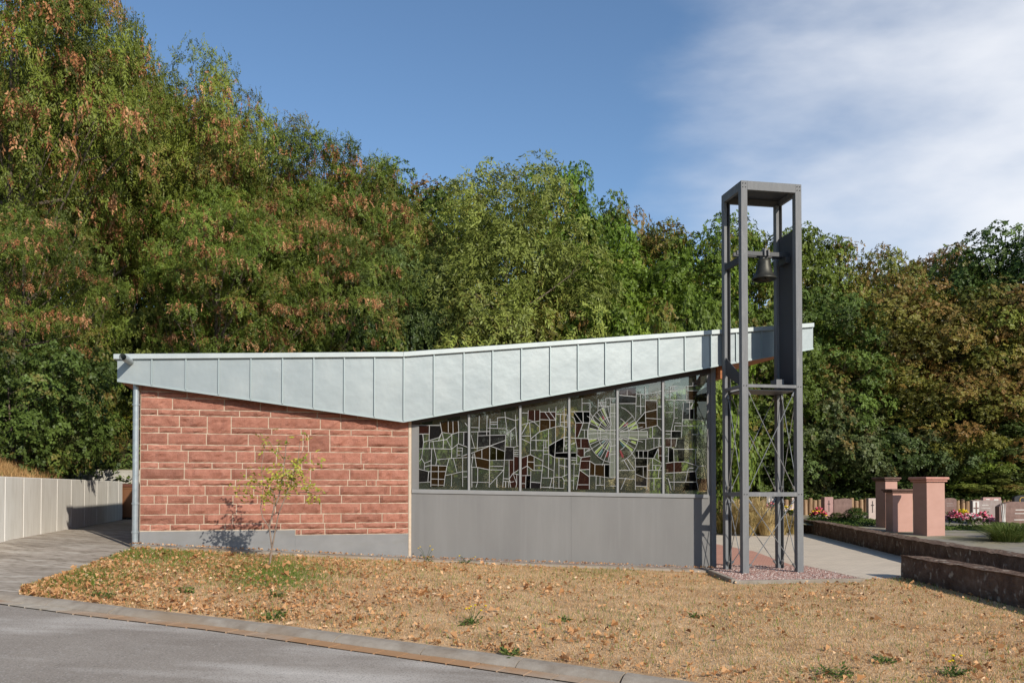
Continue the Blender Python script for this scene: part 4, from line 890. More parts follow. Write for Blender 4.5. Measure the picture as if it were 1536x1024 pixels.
# cross bracing rods with forked ends
def rod(p, q):
    bb = MB(); p, q = Vector(p), Vector(q); d = (q-p).normalized()
    bb.tube([p, q], .0075, 6); bb.tube([p, p+d*.10], [.012, .026], 6); bb.tube([q-d*.10, q], [.026, .012], 6)
    bb.build('bracing_rod', M['rod'], tower)
for (za, zb2) in ((ZPb-.06, ZRt+.02), (ZRb-.05, .10)):
    for y in (PS*.5, D_-PS*.5):
        rod((PS+.01, y-.008, za), (W_-PS-.01, y-.008, zb2)); rod((PS+.01, y+.008, zb2), (W_-PS-.01, y+.008, za))
    for x in (PS*.4, W_-PS*.4):
        rod((x-.008, PS+.01, za), (x-.008, D_-PS-.01, zb2)); rod((x+.008, PS+.01, zb2), (x+.008, D_-PS-.01, za))
for (x, s1) in ((PS, 1), (W_-PS, -1)):             # gussets under the middle frame at the back posts
    b = MB(); b.prism([(0, 0), (.10*s1, 0), (.0, -.14)], lambda p, q, t: (x+p, t, ZRb+q-.002), D_-.06, D_-.045); b.build('gusset', M['steel_d'], tower)
# bell
T3 = lambda x, y, z: tuple(np.array(pFL)+np.array([x*math.cos(TA)-y*math.sin(TA), x*math.sin(TA)+y*math.cos(TA), z]))
pc = at_depth(1146, 388.5, pFL[1]+ym+.1)
bell = empty('church_bell', pc, TA, 'dark bronze bell with green rim hanging from the beam in the steel frame', 'bell')
q = .222*TS
prof_b = [(0, 0), (.10, -.005), (.135, -.03), (.145, -.08), (.155, -.16), (.175, -.24), (.205, -.31), (.245, -.36), (.27, -.385), (.275, -.405), (.262, -.412), (.235, -.385), (.19, -.30), (.14, -.16), (.12, -.05), (0, -.04)]
b = MB(); b.lathe([(r*q/.222*.82, z*1.0) for r, z in prof_b], 40); b.build('bell_body', M['bronze'], bell, smooth=True)
b = MB(); b.tube([(0, 0, -.05), (0, 0, -.36)], .012, 8); b.lathe([(0, -.33), (.03, -.345), (.042, -.375), (.03, -.405), (0, -.415)], 14); b.build('clapper', M['bronze'], bell)
b = MB(); b.box(-.055, .055, -.045, .045, 0, .05); b.box(-.05, -.025, -.13, .13, .03, .16); b.box(.03, .055, -.13, .13, .03, .16); b.tube([(0, -.09, .17), (0, .09, .17)], .03, 8); b.tube([(-.02, 0, .1), (-.02, 0, .22)], .012, 8); b.build('yoke', M['steel'], bell)

# ------------------------------------------------------------------ pink sandstone pillars
def pillar(x0, xs, x1, Y, ytop, ycap, label, capm, a=R(14)):
    """x0..xs: shaded left face, xs..x1: lit front, front corner at depth Y"""
    z0 = cz(0, Y); c = at_depth(xs, 733, Y); o = empty('stone_pillar', (c[0], c[1], z0), a, label, 'pillar', 'pink sandstone pillars')
    k1, k0 = (x1-768)/F, (x0-768)/F
    wf = (c[0]-k1*Y)/(k1*math.sin(a)-math.cos(a)); ws = (c[0]-k0*Y)/(k0*math.cos(a)+math.sin(a))
    H = at_depth(0, ycap, Y)[2]-z0; HC = at_depth(0, ytop, Y)[2]-z0
    bb = MB(); bb.box(0, wf, 0, ws, -.15, H); bb.build('shaft', M['pinkstone'], o, bevel=.01)
    bb = MB(); bb.box(-.06, wf+.06, -.06, ws+.06, H+.001, H+(HC-H)*.45); bb.box(-.10, wf+.10, -.10, ws+.10, H+(HC-H)*.45+.001, HC); bb.build('cap', M[capm], o, bevel=.025)
    return o
pillar(1313, 1328, 1346, 30, 715.5, 721, 'pink stone pillar with dark capping, left and rearmost of the three', 'capstone')
pillar(1328, 1339, 1369, 28.2, 733, 738.5, 'shortest pink stone pillar, standing between the two taller ones', 'capstone')
pillar(1369, 1390, 1417, 26.6, 715, 722.5, 'widest pink stone pillar with bright pink capping, nearest the dark low wall', 'capstone2')

# ------------------------------------------------------------------ palisade and gravestones
pal = empty('palisade_fence', (0, 0, 0), 0, 'row of short upright round wooden posts holding the bank behind the graves', 'palisade')
r3 = np.random.default_rng(8); pp = MB(); protos = []
for k in range(3):
    bb = MB(); hh = .74+.03*k; bb.tube([(0, 0, -.3), (0, 0, hh-.02), (0, 0, hh)], [.088, .088, .07], 12); protos.append(bb.build('post', M['postwood'], pal, smooth=False))
pa = at_depth(1072, 776, 36.2); pe_ = at_depth(1545, 776, 37.6); npz = int(np.linalg.norm(pe_-pa)/.205); kk_ = 0
for i in range(min(npz, 97)):
    q = pa+(pe_-pa)*i/npz; o = protos[i] if i < 3 else protos[i % 3].copy()
    if i >= 3: COL.objects.link(o); o.parent = pal
    o.location = (q[0]+r3.normal(0, .01), q[1]+r3.normal(0, .02), q[2]+r3.normal(0, .02)); o.rotation_euler = (0, 0, r3.random()*6)
def stone_mat(name, a, b_):
    m = mat(name, rough=.6, spec=.3); c = noise_col(m, [(.3, a), (.7, b_)], 5, 8, .7); bump(m, 40, .4, .01); return m
MG = {'pink': stone_mat('polished_pink_stone', (.33, .18, .16), (.44, .27, .24)), 'brown': stone_mat('brown_stone', (.13, .075, .06), (.24, .15, .125)), 'white': stone_mat('pale_stone', (.40, .31, .265), (.54, .44, .39)), 'grey': stone_mat('grey_granite', (.13, .14, .16), (.22, .23, .25)), 'mix': stone_mat('mottled_granite', (.22, .16, .14), (.33, .27, .25)), 'black': stone_mat('black_granite', (.015, .016, .02), (.03, .03, .034)), 'etch': stone_mat('etched_stone', (.5, .47, .43), (.66, .63, .58)), 'gold': stone_mat('gold_mark', (.5, .3, .04), (.6, .4, .08)), 'dark': stone_mat('dark_engraving', (.03, .025, .022), (.05, .04, .04))}
def grave(x0, x1, yt, yb, Y, mk, label, shape='flat', th=.16, group='gravestones'):
    p0, p1 = at_depth(x0, yb, Y), at_depth(x1, yb, Y); pt = at_depth(x0, yt, Y); wd, ht = p1[0]-p0[0], pt[2]-p0[2]
    o = empty('gravestone', tuple(p0), R(4), label, 'gravestone', group)
    r = np.random.default_rng(int(x0)); n = 12
    if shape == 'round': top = [(wd*(1-i/n), ht-.35*wd*.35*(abs(2*(i/n)-1))**3) for i in range(n+1)]
    elif shape == 'rough': top = [(wd*(1-i/n), ht-abs(r.normal(0, .025))-.05*abs(2*i/n-1)**2) for i in range(n+1)]
    else: top = [(wd, ht), (0, ht)]
    bb = MB(); bb.prism([(0, -.1), (wd, -.1)]+top, lambda p, q, t: (p, t, q), 0, th); bb.build('slab', MG[mk], o, bevel=.008)
    bb = MB(); bb.box(-.04, wd+.04, -.06, th+.05, -.2, .03); bb.build('base', MG['mix'], o, bevel=.01)
    return o, wd, ht
def marks(o, mk, rects, y=-.006, name='engraving'):
    bb = MB()
    for x0, x1, z0, z1 in rects: bb.box(x0, x1, y, .002, z0, z1)
    bb.build(name, MG[mk], o)
g, wd, ht = grave(1237, 1250.5, 745, 779, 33.6, 'pink', 'narrow tall pink gravestone with a thin upright engraved line', th=.34); marks(g, 'dark', [(wd*.46, wd*.54, ht*.35, ht*.85), (wd*.35, wd*.65, ht*.68, ht*.71)])
g, wd, ht = grave(1251, 1279, 746.5, 778, 34.1, 'brown', 'broad rough brown gravestone right beside the narrow pink one', 'rough')
g, wd, ht = grave(1303, 1318, 747, 780, 32.6, 'white', 'pale cream gravestone with a dark slim cross beside the pillars', 'flat', .2); marks(g, 'dark', [(wd*.36, wd*.44, ht*.35, ht*.88), (wd*.25, wd*.55, ht*.66, ht*.71)])
g, wd, ht = grave(1416, 1436, 746.5, 777, 32.6, 'brown', 'rounded brown gravestone directly right of the widest pillar', 'round'); marks(g, 'mix', [(wd*.2, wd*.7, ht*.72, ht*.75), (wd*.2, wd*.75, ht*.60, ht*.63)])
g, wd, ht = grave(1459, 1505, 750, 778, 31.6, 'mix', 'wide mottled gravestone with a pale carved cross at its left side', 'flat'); marks(g, 'etch', [(.02, wd*.22, .05, ht*.95)], -.005, 'cross_panel'); marks(g, 'brown', [(wd*.10, wd*.15, .05, ht*.9), (wd*.03, wd*.21, ht*.55, ht*.62)], -.012); marks(g, 'etch', [(wd*.32, wd*.55, ht*.72, ht*.745), (wd*.3, wd*.6, ht*.58, ht*.6)])
g, wd, ht = grave(1475, 1503, 745.5, 777, 32.8, 'pink', 'reddish gravestone showing as a step above the wide mottled stone', 'flat'); marks(g, 'etch', [(wd*.6, wd*.85, ht*.86, ht*.92), (wd*.15, wd*.35, ht*.88, ht*.93)])
g, wd, ht = grave(1499, 1560, 752, 790, 28, 'brown', 'large brown gravestone with a pale carved tree trunk on its left', 'round', .22)
bb = MB()
for (dx, lean, r_) in ((.13, .02, .022), (.10, -.05, .012), (.16, .06, .012), (.13, -.01, .016)):
    bb.tube([(dx+.03, -.006, .0), (dx+.01+lean*.3, -.012, ht*.45), (dx+lean, -.006, ht*.92)], [r_*1.9, r_, r_*.6], 6)
bb.build('carved_trunk', MG['etch'], g); marks(g, 'etch', [(wd*.42, wd*.7, ht*.66, ht*.69), (wd*.40, wd*.75, ht*.52, ht*.545), (wd*.38, wd*.8, ht*.27, ht*.30)])
g, wd, ht = grave(1522, 1550, 742.5, 776, 32.6, 'black', 'black gravestone with a gold ring emblem behind the large brown stone', 'round')
bb = MB(); bb.lathe([(.10, 0), (.12, 0), (.12, .01), (.10, .01), (.10, 0)], 20); e = bb.build('emblem', MG['gold'], g); e.rotation_euler = (R(90), 0, 0); e.location = (wd*.45, -.004, ht*.78)
g, wd, ht = grave(1150, 1166, 744, 772, 33.6, 'grey', 'blue grey gravestone seen between the posts of the steel frame', 'flat'); marks(g, 'etch', [(wd*.2, wd*.3, ht*.5, ht*.9), (wd*.5, wd*.75, ht*.8, ht*.85), (wd*.5, wd*.75, ht*.6, ht*.65)])
g, wd, ht = grave(1188, 1194, 746, 765, 33.6, 'white', 'small white gravestone just left of the right front steel post', 'flat')

# ------------------------------------------------------------------ foliage prototypes
def unit(v): return v/np.maximum(1e-9, np.linalg.norm(v, axis=-1, keepdims=True))
def sprays(P, Dv, nl, length, leaf_l, leaf_w, droop, rng, updir=.8, nrm=None):
    """P, Dv (n,3): each spray carries nl leaflets along a drooping axis -> quads"""
    n = len(P); s = (np.arange(nl)+.6)/nl
    side = unit(np.cross(Dv, (np.array([0, 0, 1.0]) if nrm is None else nrm)+rng.normal(0, .2, (n, 3))))
    ax = P[:, None]+Dv[:, None]*(s*length)[None, :, None]*rng.uniform(.7, 1.2, (n, 1, 1)); ax[..., 2] -= droop*length*(s**2)[None]
    sg = np.where(np.arange(nl) % 2 == 0, 1.0, -1.0)
    d = Dv[:, None]*.55+side[:, None]*sg[None, :, None]*.8+rng.normal(0, .26, (n, nl, 3)); d[..., 2] -= droop*.45; d = unit(d)
    upv = (np.array([0, -.25, updir]) if nrm is None else nrm[:, None])+rng.normal(0, .22, (n, 1, 3))+rng.normal(0, .24, (n, nl, 3)); w = unit(np.cross(d, upv))
    L_ = leaf_l*rng.uniform(.6, 1.25, (n, nl, 1)); W = leaf_w*rng.uniform(.7, 1.2, (n, nl, 1))
    V = np.empty((n, nl, 4, 3)); V[:, :, 0] = ax; V[:, :, 1] = ax+d*L_*.45+w*W*.5; V[:, :, 2] = ax+d*L_; V[:, :, 3] = ax+d*L_*.45-w*W*.5
    return V.reshape(-1, 3)
def make_tree(seed, H, Rad, h0, nclump, nspray, nl, slen, ll, lw, droop, crad, seeds=0, shape=.6, taper=.0, nlimb=16, tr=.17, flat=.65, nup=.30):
    rng = np.random.default_rng(seed)
    zc, hz = (h0+H)/2, (H-h0)/2
    C = []; SEP = 1.0
    tries = 0
    ph = rng.random(6)*6.28
    while len(C) < nclump and tries < 6000:
        tries += 1
        z = rng.uniform(h0, H-crad*flat*.9); q = (z-zc)/hz; env = Rad*max(0.0, 1-abs(q)**(2.2))**shape*(1-taper*(q*.5+.5))
        a = rng.random()*6.283; env *= 1+.22*math.sin(2*a+ph[0]+q*2)+.16*math.sin(3*a+ph[1]-3*q)
        r = env*rng.random()**.38
        c = np.array([r*math.cos(a), r*math.sin(a), z])
        if all(np.sum((c-k)**2) > (crad*SEP)**2 for k in C): C.append(c)
    C = np.array(C); cr_ = crad*rng.uniform(.6, 1.25, len(C))
    n = len(C)*nspray; ci = np.repeat(np.arange(len(C)), nspray)
    v = rng.normal(0, 1, (n, 3)); outw = C[ci]*np.array([1, 1, 0])/max(.1, Rad); outw[:, 2] = .35
    v = unit(v+outw*.9); rad = cr_[ci, None]*(1-.55*rng.random((n, 1))**2.0)
    P = C[ci]+v*rad*np.array([1, 1, flat]); Dv = rng.normal(0, 1, (n, 3)); Dv -= v*np.sum(Dv*v, 1, keepdims=True); Dv = unit(unit(Dv)+v*.35-np.array([0, 0, droop*.6]))
    V = sprays(P, Dv, nl, slen, ll, lw, droop, rng, nrm=unit(v+np.array([0, 0, nup])))
    ctint = np.clip(rng.normal(.5, .2, len(C)), .05, .95)
    tint = np.clip(np.repeat(ctint[ci], nl)+np.repeat(rng.normal(0, .08, n), nl)+rng.normal(0, .06, n*nl), 0, 1)
    turn = np.clip(.62*np.repeat(rng.random(len(C))[ci], nl)+.25*np.repeat(rng.random(n), nl)+.13*rng.random(n*nl), 0, 1)
    midx = np.zeros(n*nl, int)
    if seeds:
        # hanging bunches of dry winged seeds
        hi = np.where((C[:, 2] > h0+(H-h0)*.12))[0]; pw = rng.random(len(hi))**2.2; k = rng.choice(hi, seeds, p=pw/pw.sum()); vv = rng.normal(0, 1, (seeds, 3)); vv[:, 2] = np.abs(vv[:, 2])*.4; vv = unit(vv+unit(C[k]*[1, 1, .0])*.8)
        Ps = C[k]+vv*cr_[k, None]*rng.uniform(.7, 1.15, (seeds, 1))*np.array([1, 1, flat])
        Ds = unit(rng.normal(0, .35, (seeds, 3))+np.array([0, 0, -1.0]))
        V2 = sprays(Ps, Ds, 11, .30, .13, .055, .15, rng, .1)
        V = np.concatenate([V, V2]); tint = np.concatenate([tint, np.clip(np.repeat(rng.random(seeds), 11)+rng.normal(0, .15, seeds*11), 0, 1)]); midx = np.concatenate([midx, np.ones(seeds*11, int)]); turn = np.concatenate([turn, np.ones(seeds*11)])
    crown = np_mesh('crown', V, 4, [M['leaf'], M['seed']], midx, tint, link=False)
    at_ = crown.attributes.new('turn', 'FLOAT', 'FACE'); at_.data.foreach_set('value', turn.astype(np.float32))
    # trunk and limbs
    b = MB(); top = H*.8; bend = rng.normal(0, .25, 2)
    tp = [np.array([bend[0]*math.sin(z/top*2.2), bend[1]*math.sin(z/top*1.7), z]) for z in np.linspace(-.6, top, 9)]
    b.tube(tp, list(np.linspace(tr, tr*.18, 9)), 8)
    for k in rng.choice(len(C), min(nlimb, len(C)), replace=False):
        c = C[k]; zs_ = max(h0*.55, min(c[2]-.35*np.hypot(c[0], c[1])-.4, top*.85)); i = min(7, max(0, int((zs_+.6)/(top+.6)*8))); st = tp[i]
        mid = st+(c-st)*.5+np.array([0, 0, -.12*np.hypot(c[0]-st[0], c[1]-st[1])])+rng.normal(0, .12, 3)
        rr = tr*(.42-.3*i/8); b.tube([st, mid, c], [rr, rr*.6, rr*.2], 6, cap=False)
        for _ in range(2):
            tw = c+unit(rng.normal(0, 1, 3))*crad*.8; b.tube([mid+(c-mid)*.6, tw], [rr*.3, rr*.08], 4, cap=False)
    me = bpy.data.meshes.new('trunk'); me.from_pydata([tuple(p) for p in b.v], [], b.f); me.materials.append(M['bark']); me.update()
    return crown, me, H, Rad
PR = {}
#                     seed  H   Rad  h0  ncl nsp nl slen  ll   lw  droop crad
PR['ail'] = [make_tree(s, 11, 4.2, 3.9, 95, 66, 15, .52, .125, .044, .12, 1.05, 1150, .5, nlimb=34, tr=.2, flat=.42, nup=.85) for s in (1, 2, 3)]
PR['map'] = [make_tree(s, 10, 3.2, 1.0, 74, 76, 9, .36, .138, .108, .12, 1.02, 0, .5, .25, tr=.16, flat=.78) for s in (11, 12, 13)]
PR['ash'] = [make_tree(s, 10, 3.2, 1.0, 84, 66, 10, .42, .165, .056, .35, .98, 0, .5, .3, tr=.16, flat=.8) for s in (21, 22)]
PR['oak'] = [make_tree(s, 9, 3.6, .6, 70, 80, 9, .34, .128, .098, .12, 1.15, 0, .5, tr=.16, flat=.66) for s in (31, 32, 33)]
PR['shr'] = [make_tree(s, 4, 2.2, .1, 44, 62, 8, .28, .118, .09, .2, .72, 0, .45, nlimb=14, tr=.06) for s in (41, 42, 43)]
def place(kind, var, px, Y, topy, wpx, col, label, cat='tree', group=None, name=None, rot=None, xyz=None):
    crown, trunk, H, Rad = PR[kind][var % len(PR[kind])]
    if xyz is None:
        d = ray(px, 733); X = d[0]/d[1]*Y; zb = float(hill_z(X, Y)) if hill_d(np.array([X]), np.array([Y]))[0] > 0 else cz(0, Y)
        zt2 = at_depth(px, topy, Y)[2]; h_ = max(1.0, zt2-zb); wr = wpx/2/F*Y
    else: X, Y, zb, h_, wr = xyz
    sz = h_/H; sx_ = wr/Rad/.95
    root = empty(name or ('shrub' if kind == 'shr' else 'tree'), (X, Y, zb-.05), (rot if rot is not None else (px*.37+Y) % 6.28), label, cat, group)
    root.scale = (sx_, sx_, sz)
    c_ = bpy.data.objects.new('crown', crown); COL.objects.link(c_); c_.parent = root; c_.color = col
    t_ = bpy.data.objects.new('trunk', trunk); COL.objects.link(t_); t_.parent = root
    return root
GA, GM, GD, GL, GO_, GB, GY = (.15, .195, .03, .06), (.105, .185, .022, .05), (.06, .11, .024, .03), (.20, .25, .055, .05), (.15, .175, .03, .18), (.155, .155, .03, .30), (.25, .2, .035, .4)
G1, G2, G3 = 'trees with tan seed bunches on the left slope', 'woodland trees behind the chapel', 'woodland trees above the cemetery'
T = [
('map', 0, 60, 44, 60, 280, GD, 'dark far tree glimpsed through the tallest seed-hung crown', G1), ('map', 1, 180, 44, 130, 240, GD, 'dark far tree glimpsed through the second seed-hung crown', G1), ('map', 2, 290, 44, 180, 240, GD, 'dark far tree glimpsed through the third seed-hung crown', G1), ('map', 0, 400, 45, 240, 230, GD, 'dark far tree glimpsed behind the lower end of the left skyline', G1), ('map', 1, 520, 46, 295, 220, GD, 'dark far tree behind the rusty tinged crown', G1), ('map', 2, 0, 40, 150, 300, GD, 'dark far tree at the far left edge behind the seed-hung trees', G1),
('ail', 0, 10, 25, -90, 330, GA, 'tallest feathery tree filling the top left corner, hung with tan seed bunches', G1),
('ail', 1, 118, 28, -20, 240, GA, 'tall feathery seed-hung tree cut off by the upper picture edge, second from the left', G1),
('ail', 2, 275, 29, 92, 240, GA, 'seed-hung feathery tree, its top the highest one fully in view', G1),
('ail', 0, 372, 31, 168, 260, (0.14, 0.198, 0.03, 0.05), 'seed-hung tree whose top is one step lower down the left skyline', G1),
('ail', 1, 450, 32, 205, 230, (0.116, 0.173, 0.027, 0.05), 'feathery tree on the skyline with its upper twigs mostly tan', G1),
('ail', 2, 520, 34, 250, 200, (0.148, 0.165, 0.03, 0.2), 'rusty tinged feathery tree where the left skyline drops towards the middle', G1),
('ail', 1, 30, 21, 318, 220, (0.116, 0.165, 0.027, 0.03), 'lower seed-hung tree leaning out over the dry grass bank at the far left', G1),
('ail', 2, 330, 27, 300, 230, (0.116, 0.173, 0.027, 0.05), 'seed-hung tree with bare slim trunk showing above the left roof edge', G1),
('ail', 0, 490, 29, 330, 200, (0.124, 0.173, 0.03, 0.08), 'seed-hung tree low behind the roof kink with tan lower bunches', G1),
('map', 0, 590, 37, 248, 170, (0.107, 0.173, 0.033, 0.06), 'dark leafy tree with ragged double top left of the orange tinged crown', G2),
('oak', 1, 655, 42, 282, 190, (0.168, 0.204, 0.0315, 0.31), 'yellow orange tinged crown peeping over the dip in the skyline', G2),
('ash', 0, 762, 31, 236, 250, GL, 'big pale green tree with drooping leaves rising behind the middle of the roof', G2),
('ash', 1, 700, 33, 300, 190, (0.173, 0.239, 0.045, 0.08), 'pale drooping tree tucked against the left of the big pale green one', G2),
('map', 1, 838, 39, 246, 130, (0.107, 0.198, 0.021, 0.03), 'bright leafy tree top just right of the big pale tree', G2),
('map', 2, 893, 39, 288, 130, (0.116, 0.206, 0.021, 0.04), 'pointed bright green tree standing left of the olive tops', G2),
('oak', 0, 945, 43, 316, 140, (0.134, 0.188, 0.0315, 0.23), 'olive tree with thin yellowish top twigs', G2),
('map', 2, 1005, 43, 330, 160, (0.14, 0.181, 0.027, 0.15), 'olive green tree midway between the pointed tree and the steel frame', G2),
('map', 0, 1078, 41, 318, 150, (0.116, 0.19, 0.024, 0.06), 'green tree peak immediately left of the steel frame top', G2),
('map', 1, 1150, 43, 345, 150, (0.124, 0.181, 0.027, 0.1), 'tree seen through the open top of the steel frame behind the bell', G2),
('ash', 0, 612, 31, 360, 190, (0.0907, 0.14, 0.039, 0.03), 'dark grey green tree low behind the roof just right of the kink', G2),
('map', 2, 560, 30, 400, 160, (0.0742, 0.132, 0.03, 0.04), 'dark bushy tree just left of the roof kink', G2),
('ash', 1, 840, 34, 380, 180, (0.165, 0.214, 0.045, 0.08), 'pale drooping lower tree in front of the big pale one, right side', G2),
('map', 0, 935, 35, 375, 190, (0.124, 0.198, 0.021, 0.05), 'broad fresh green tree above the middle of the rising roof', G2),
('map', 1, 1035, 36, 390, 190, (0.116, 0.19, 0.021, 0.06), 'fresh green tree above the right end of the rising roof', G2),
('map', 1, 1218, 44, 343, 140, (0.132, 0.19, 0.027, 0.1), 'green tree top immediately right of the steel frame', G3),
('oak', 2, 1292, 46, 366, 160, GO_, 'olive tree with a rounded ragged top right of the frame', G3),
('oak', 0, 1350, 48, 388, 150, (0.123, 0.163, 0.0284, 0.23), 'brownish olive tree at the lowest dip of the right skyline', G3),
('oak', 1, 1402, 49, 378, 140, (0.179, 0.139, 0.0551, 0.35), 'reddish brown tree top on the right skyline', G3),
('map', 2, 1455, 47, 388, 150, (0.124, 0.157, 0.03, 0.12), 'dark olive tree between the reddish top and the dark corner tree', G3),
('map', 0, 1518, 44, 338, 190, (0.0825, 0.14, 0.033, 0.03), 'dark green tree rising at the right picture edge', G3),
('map', 1, 1600, 44, 335, 190, (0.0825, 0.14, 0.033, 0.03), 'dark green tree half cut off at the right picture edge', G3),
('oak', 1, 1240, 42, 430, 190, (0.0952, 0.155, 0.0315, 0.11), 'olive tree showing behind the zinc roof tip', G3),
('oak', 2, 1330, 41.5, 450, 230, GB, 'broad brownish tree spreading above the left pillar', G3),
('oak', 0, 1420, 42, 420, 220, (0.134, 0.163, 0.0284, 0.27), 'broad golden brown tree above the widest pillar', G3),
('oak', 1, 1510, 41, 430, 220, (0.168, 0.155, 0.0347, 0.35), 'orange brown tree with the warmest leaves near the right edge', G3),
('oak', 2, 1385, 39.6, 545, 190, (0.146, 0.155, 0.0284, 0.32), 'low brown tree whose crown overhangs a thin bare trunk behind the pillars', G3),
('oak', 0, 1215, 39, 520, 170, (0.112, 0.179, 0.0347, 0.2), 'low yellow flecked tree below the zinc roof tip', G3),
('map', 2, 1290, 40, 600, 170, (0.066, 0.107, 0.027, 0.05), 'dark shaded low tree between the frame and the pillars', G3),
('map', 0, 1470, 40, 590, 180, (0.0742, 0.116, 0.03, 0.08), 'dark shaded low tree above the wide mottled gravestone', G3),
('map', 1, 1120, 37.5, 470, 180, (0.099, 0.148, 0.027, 0.1), 'dark tree filling the view through the lower steel frame', G3),
]
for i, (k, v, px, Y, ty, wp, col, lab, g) in enumerate(T): place(k, v, px, Y, ty, wp, col, lab, 'tree', g)
SH = [
(25, 18.6, 500, 190, (.085, .135, .03, .04), 'dark shrub above the dry grass at the far left edge'), (62, 23, 480, 180, (.09, .14, .03, .06), 'dark green shrub against the slope above the first concrete wall'), (48, 20, 590, 110, (0.116, 0.14, 0.0525, 0.04), 'grey green shrub just above the dry grass bank'),
(132, 29, 560, 140, (0.124, 0.165, 0.033, 0.1), 'yellow flecked shrub over the far concrete wall end'), (184, 28.5, 590, 110, (0.214, 0.247, 0.03, 0.2), 'bright yellow green shrub close to the downpipe'), (165, 30, 470, 170, (0.0907, 0.157, 0.024, 0.08), 'tall shrub left of the roof corner'),
(240, 28.5, 462, 150, (0.165, 0.206, 0.045, 0.05), 'pale shrub top over the left end of the zinc fascia'), (310, 28.8, 470, 140, (0.132, 0.181, 0.033, 0.05), 'green shrub over the third fascia sheet'), (375, 29, 482, 130, (0.148, 0.19, 0.0375, 0.08), 'light shrub over the middle of the left roof wing'), (445, 29, 478, 140, (0.124, 0.173, 0.03, 0.12), 'tan flecked shrub left of the roof kink'), (520, 29.2, 470, 150, (0.099, 0.165, 0.03, 0.04), 'leafy shrub just before the roof kink'),
(590, 29.4, 470, 130, (0.0825, 0.14, 0.042, 0.03), 'dark bluish shrub just after the roof kink'), (660, 30, 460, 140, (0.0907, 0.132, 0.0375, 0.04), 'dark shrub under the pale drooping tree'), (740, 31, 470, 140, (0.148, 0.181, 0.042, 0.1), 'pale shrub below the big drooping tree'), (805, 31.2, 462, 130, (0.198, 0.198, 0.0375, 0.3), 'yellowing shrub above the rising roof edge'), (880, 31.5, 450, 150, (0.116, 0.19, 0.024, 0.05), 'fresh green shrub above the rising roof edge'), (960, 32, 448, 150, (0.14, 0.206, 0.027, 0.06), 'light green shrub over the roof left of the frame'), (1040, 33, 440, 150, (0.116, 0.181, 0.024, 0.06), 'green shrub right above the roof beside the frame'),
(1100, 37.6, 600, 150, (0.0825, 0.124, 0.027, 0.06), 'shrub behind the lower left post of the frame'), (1175, 37.9, 600, 150, (0.0742, 0.116, 0.033, 0.04), 'shrub behind the lower right post of the frame'), (1235, 38.2, 590, 150, (0.099, 0.132, 0.0525, 0.04), 'grey green shrub right of the frame'), (1300, 38.3, 650, 130, (0.066, 0.107, 0.027, 0.04), 'dark shrub behind the left pillar'), (1350, 38.4, 640, 120, (0.0825, 0.124, 0.045, 0.04), 'grey green shrub behind the gap between the pillars'), (1440, 38.8, 672, 110, (0.14, 0.206, 0.033, 0.08), 'bright low shrub on the bank right of the pillars'), (1490, 39.4, 660, 120, (0.099, 0.14, 0.036, 0.05), 'shrub on the bank over the reddish gravestone'), (1540, 39.6, 650, 130, (0.181, 0.181, 0.03, 0.3), 'yellowish shrub at the right picture edge above the bank'), (1480, 38.5, 705, 110, (0.165, 0.206, 0.045, 0.12), 'low pale weedy shrub straight above the mottled gravestone')]
for i, (px, Y, ty, wp, col, lab) in enumerate(SH): place('shr', i, px, Y, ty, wp, col, lab, 'shrub', 'shrubs along the woodland edge')
# garden trees across the street, mirrored in the chapel windows
for i, (x, y, h_, r_) in enumerate(((9, -24, 10.5, 4.2), (14, -26, 11, 4.2), (19.5, -26, 11, 4.6), (4, -25, 9.5, 4), (26, -25, 10.5, 4.6), (32, -22, 9.5, 4.4))):
    place(('map', 'ash')[i % 2], i, 0, 0, 0, 0, (.09, .14, .025, .06), 'garden tree across the street, mirrored only faintly in the chapel windows', 'tree', 'garden trees across the street', xyz=(x, y, -.2, h_, r_), rot=i*1.3)
# undergrowth and ivy on the slope
ru = np.random.default_rng(77); nU = 70000
bi = ru.integers(0, len(Bp)-1, nU); f_ = ru.random(nU)[:, None]; s_ = (ru.random(nU)**1.4*11)[:, None]
Q = Bp[bi]*(1-f_)+Bp[bi+1]*f_+nr[bi]*s_
kp = (Q[:, 1] > 13.6) & (Q[:, 0] < 32); Q = Q[kp]; dry = (Q[:, 0] < -8) & (hill_d(Q[:, 0], Q[:, 1]) < 1.7) & (Q[:, 1] < 25)
Q = Q[~dry]; Z = hill_z(Q[:, 0], Q[:, 1])+ru.random(len(Q))*.18; P_ = np.column_stack([Q, Z])
V = sprays(P_, unit(ru.normal(0, 1, (len(P_), 3))+[0, -.3, .6]), 3, .18, .14, .11, .2, ru)
m = M['ivy'] = mat('ivy', rough=.5, spec=.3); ramp_tint(m, [(0, (.04, .07, .018)), (.5, (.09, .135, .03)), (.85, (.16, .2, .045)), (1, (.3, .23, .05))], .25)
o = np_mesh('undergrowth', V, 4, m, tint=np.clip(ru.normal(.45, .22, len(V)//4), 0, 1)); tag(o, 'ivy and low leafy undergrowth covering the woodland slope', 'undergrowth', kind='stuff')
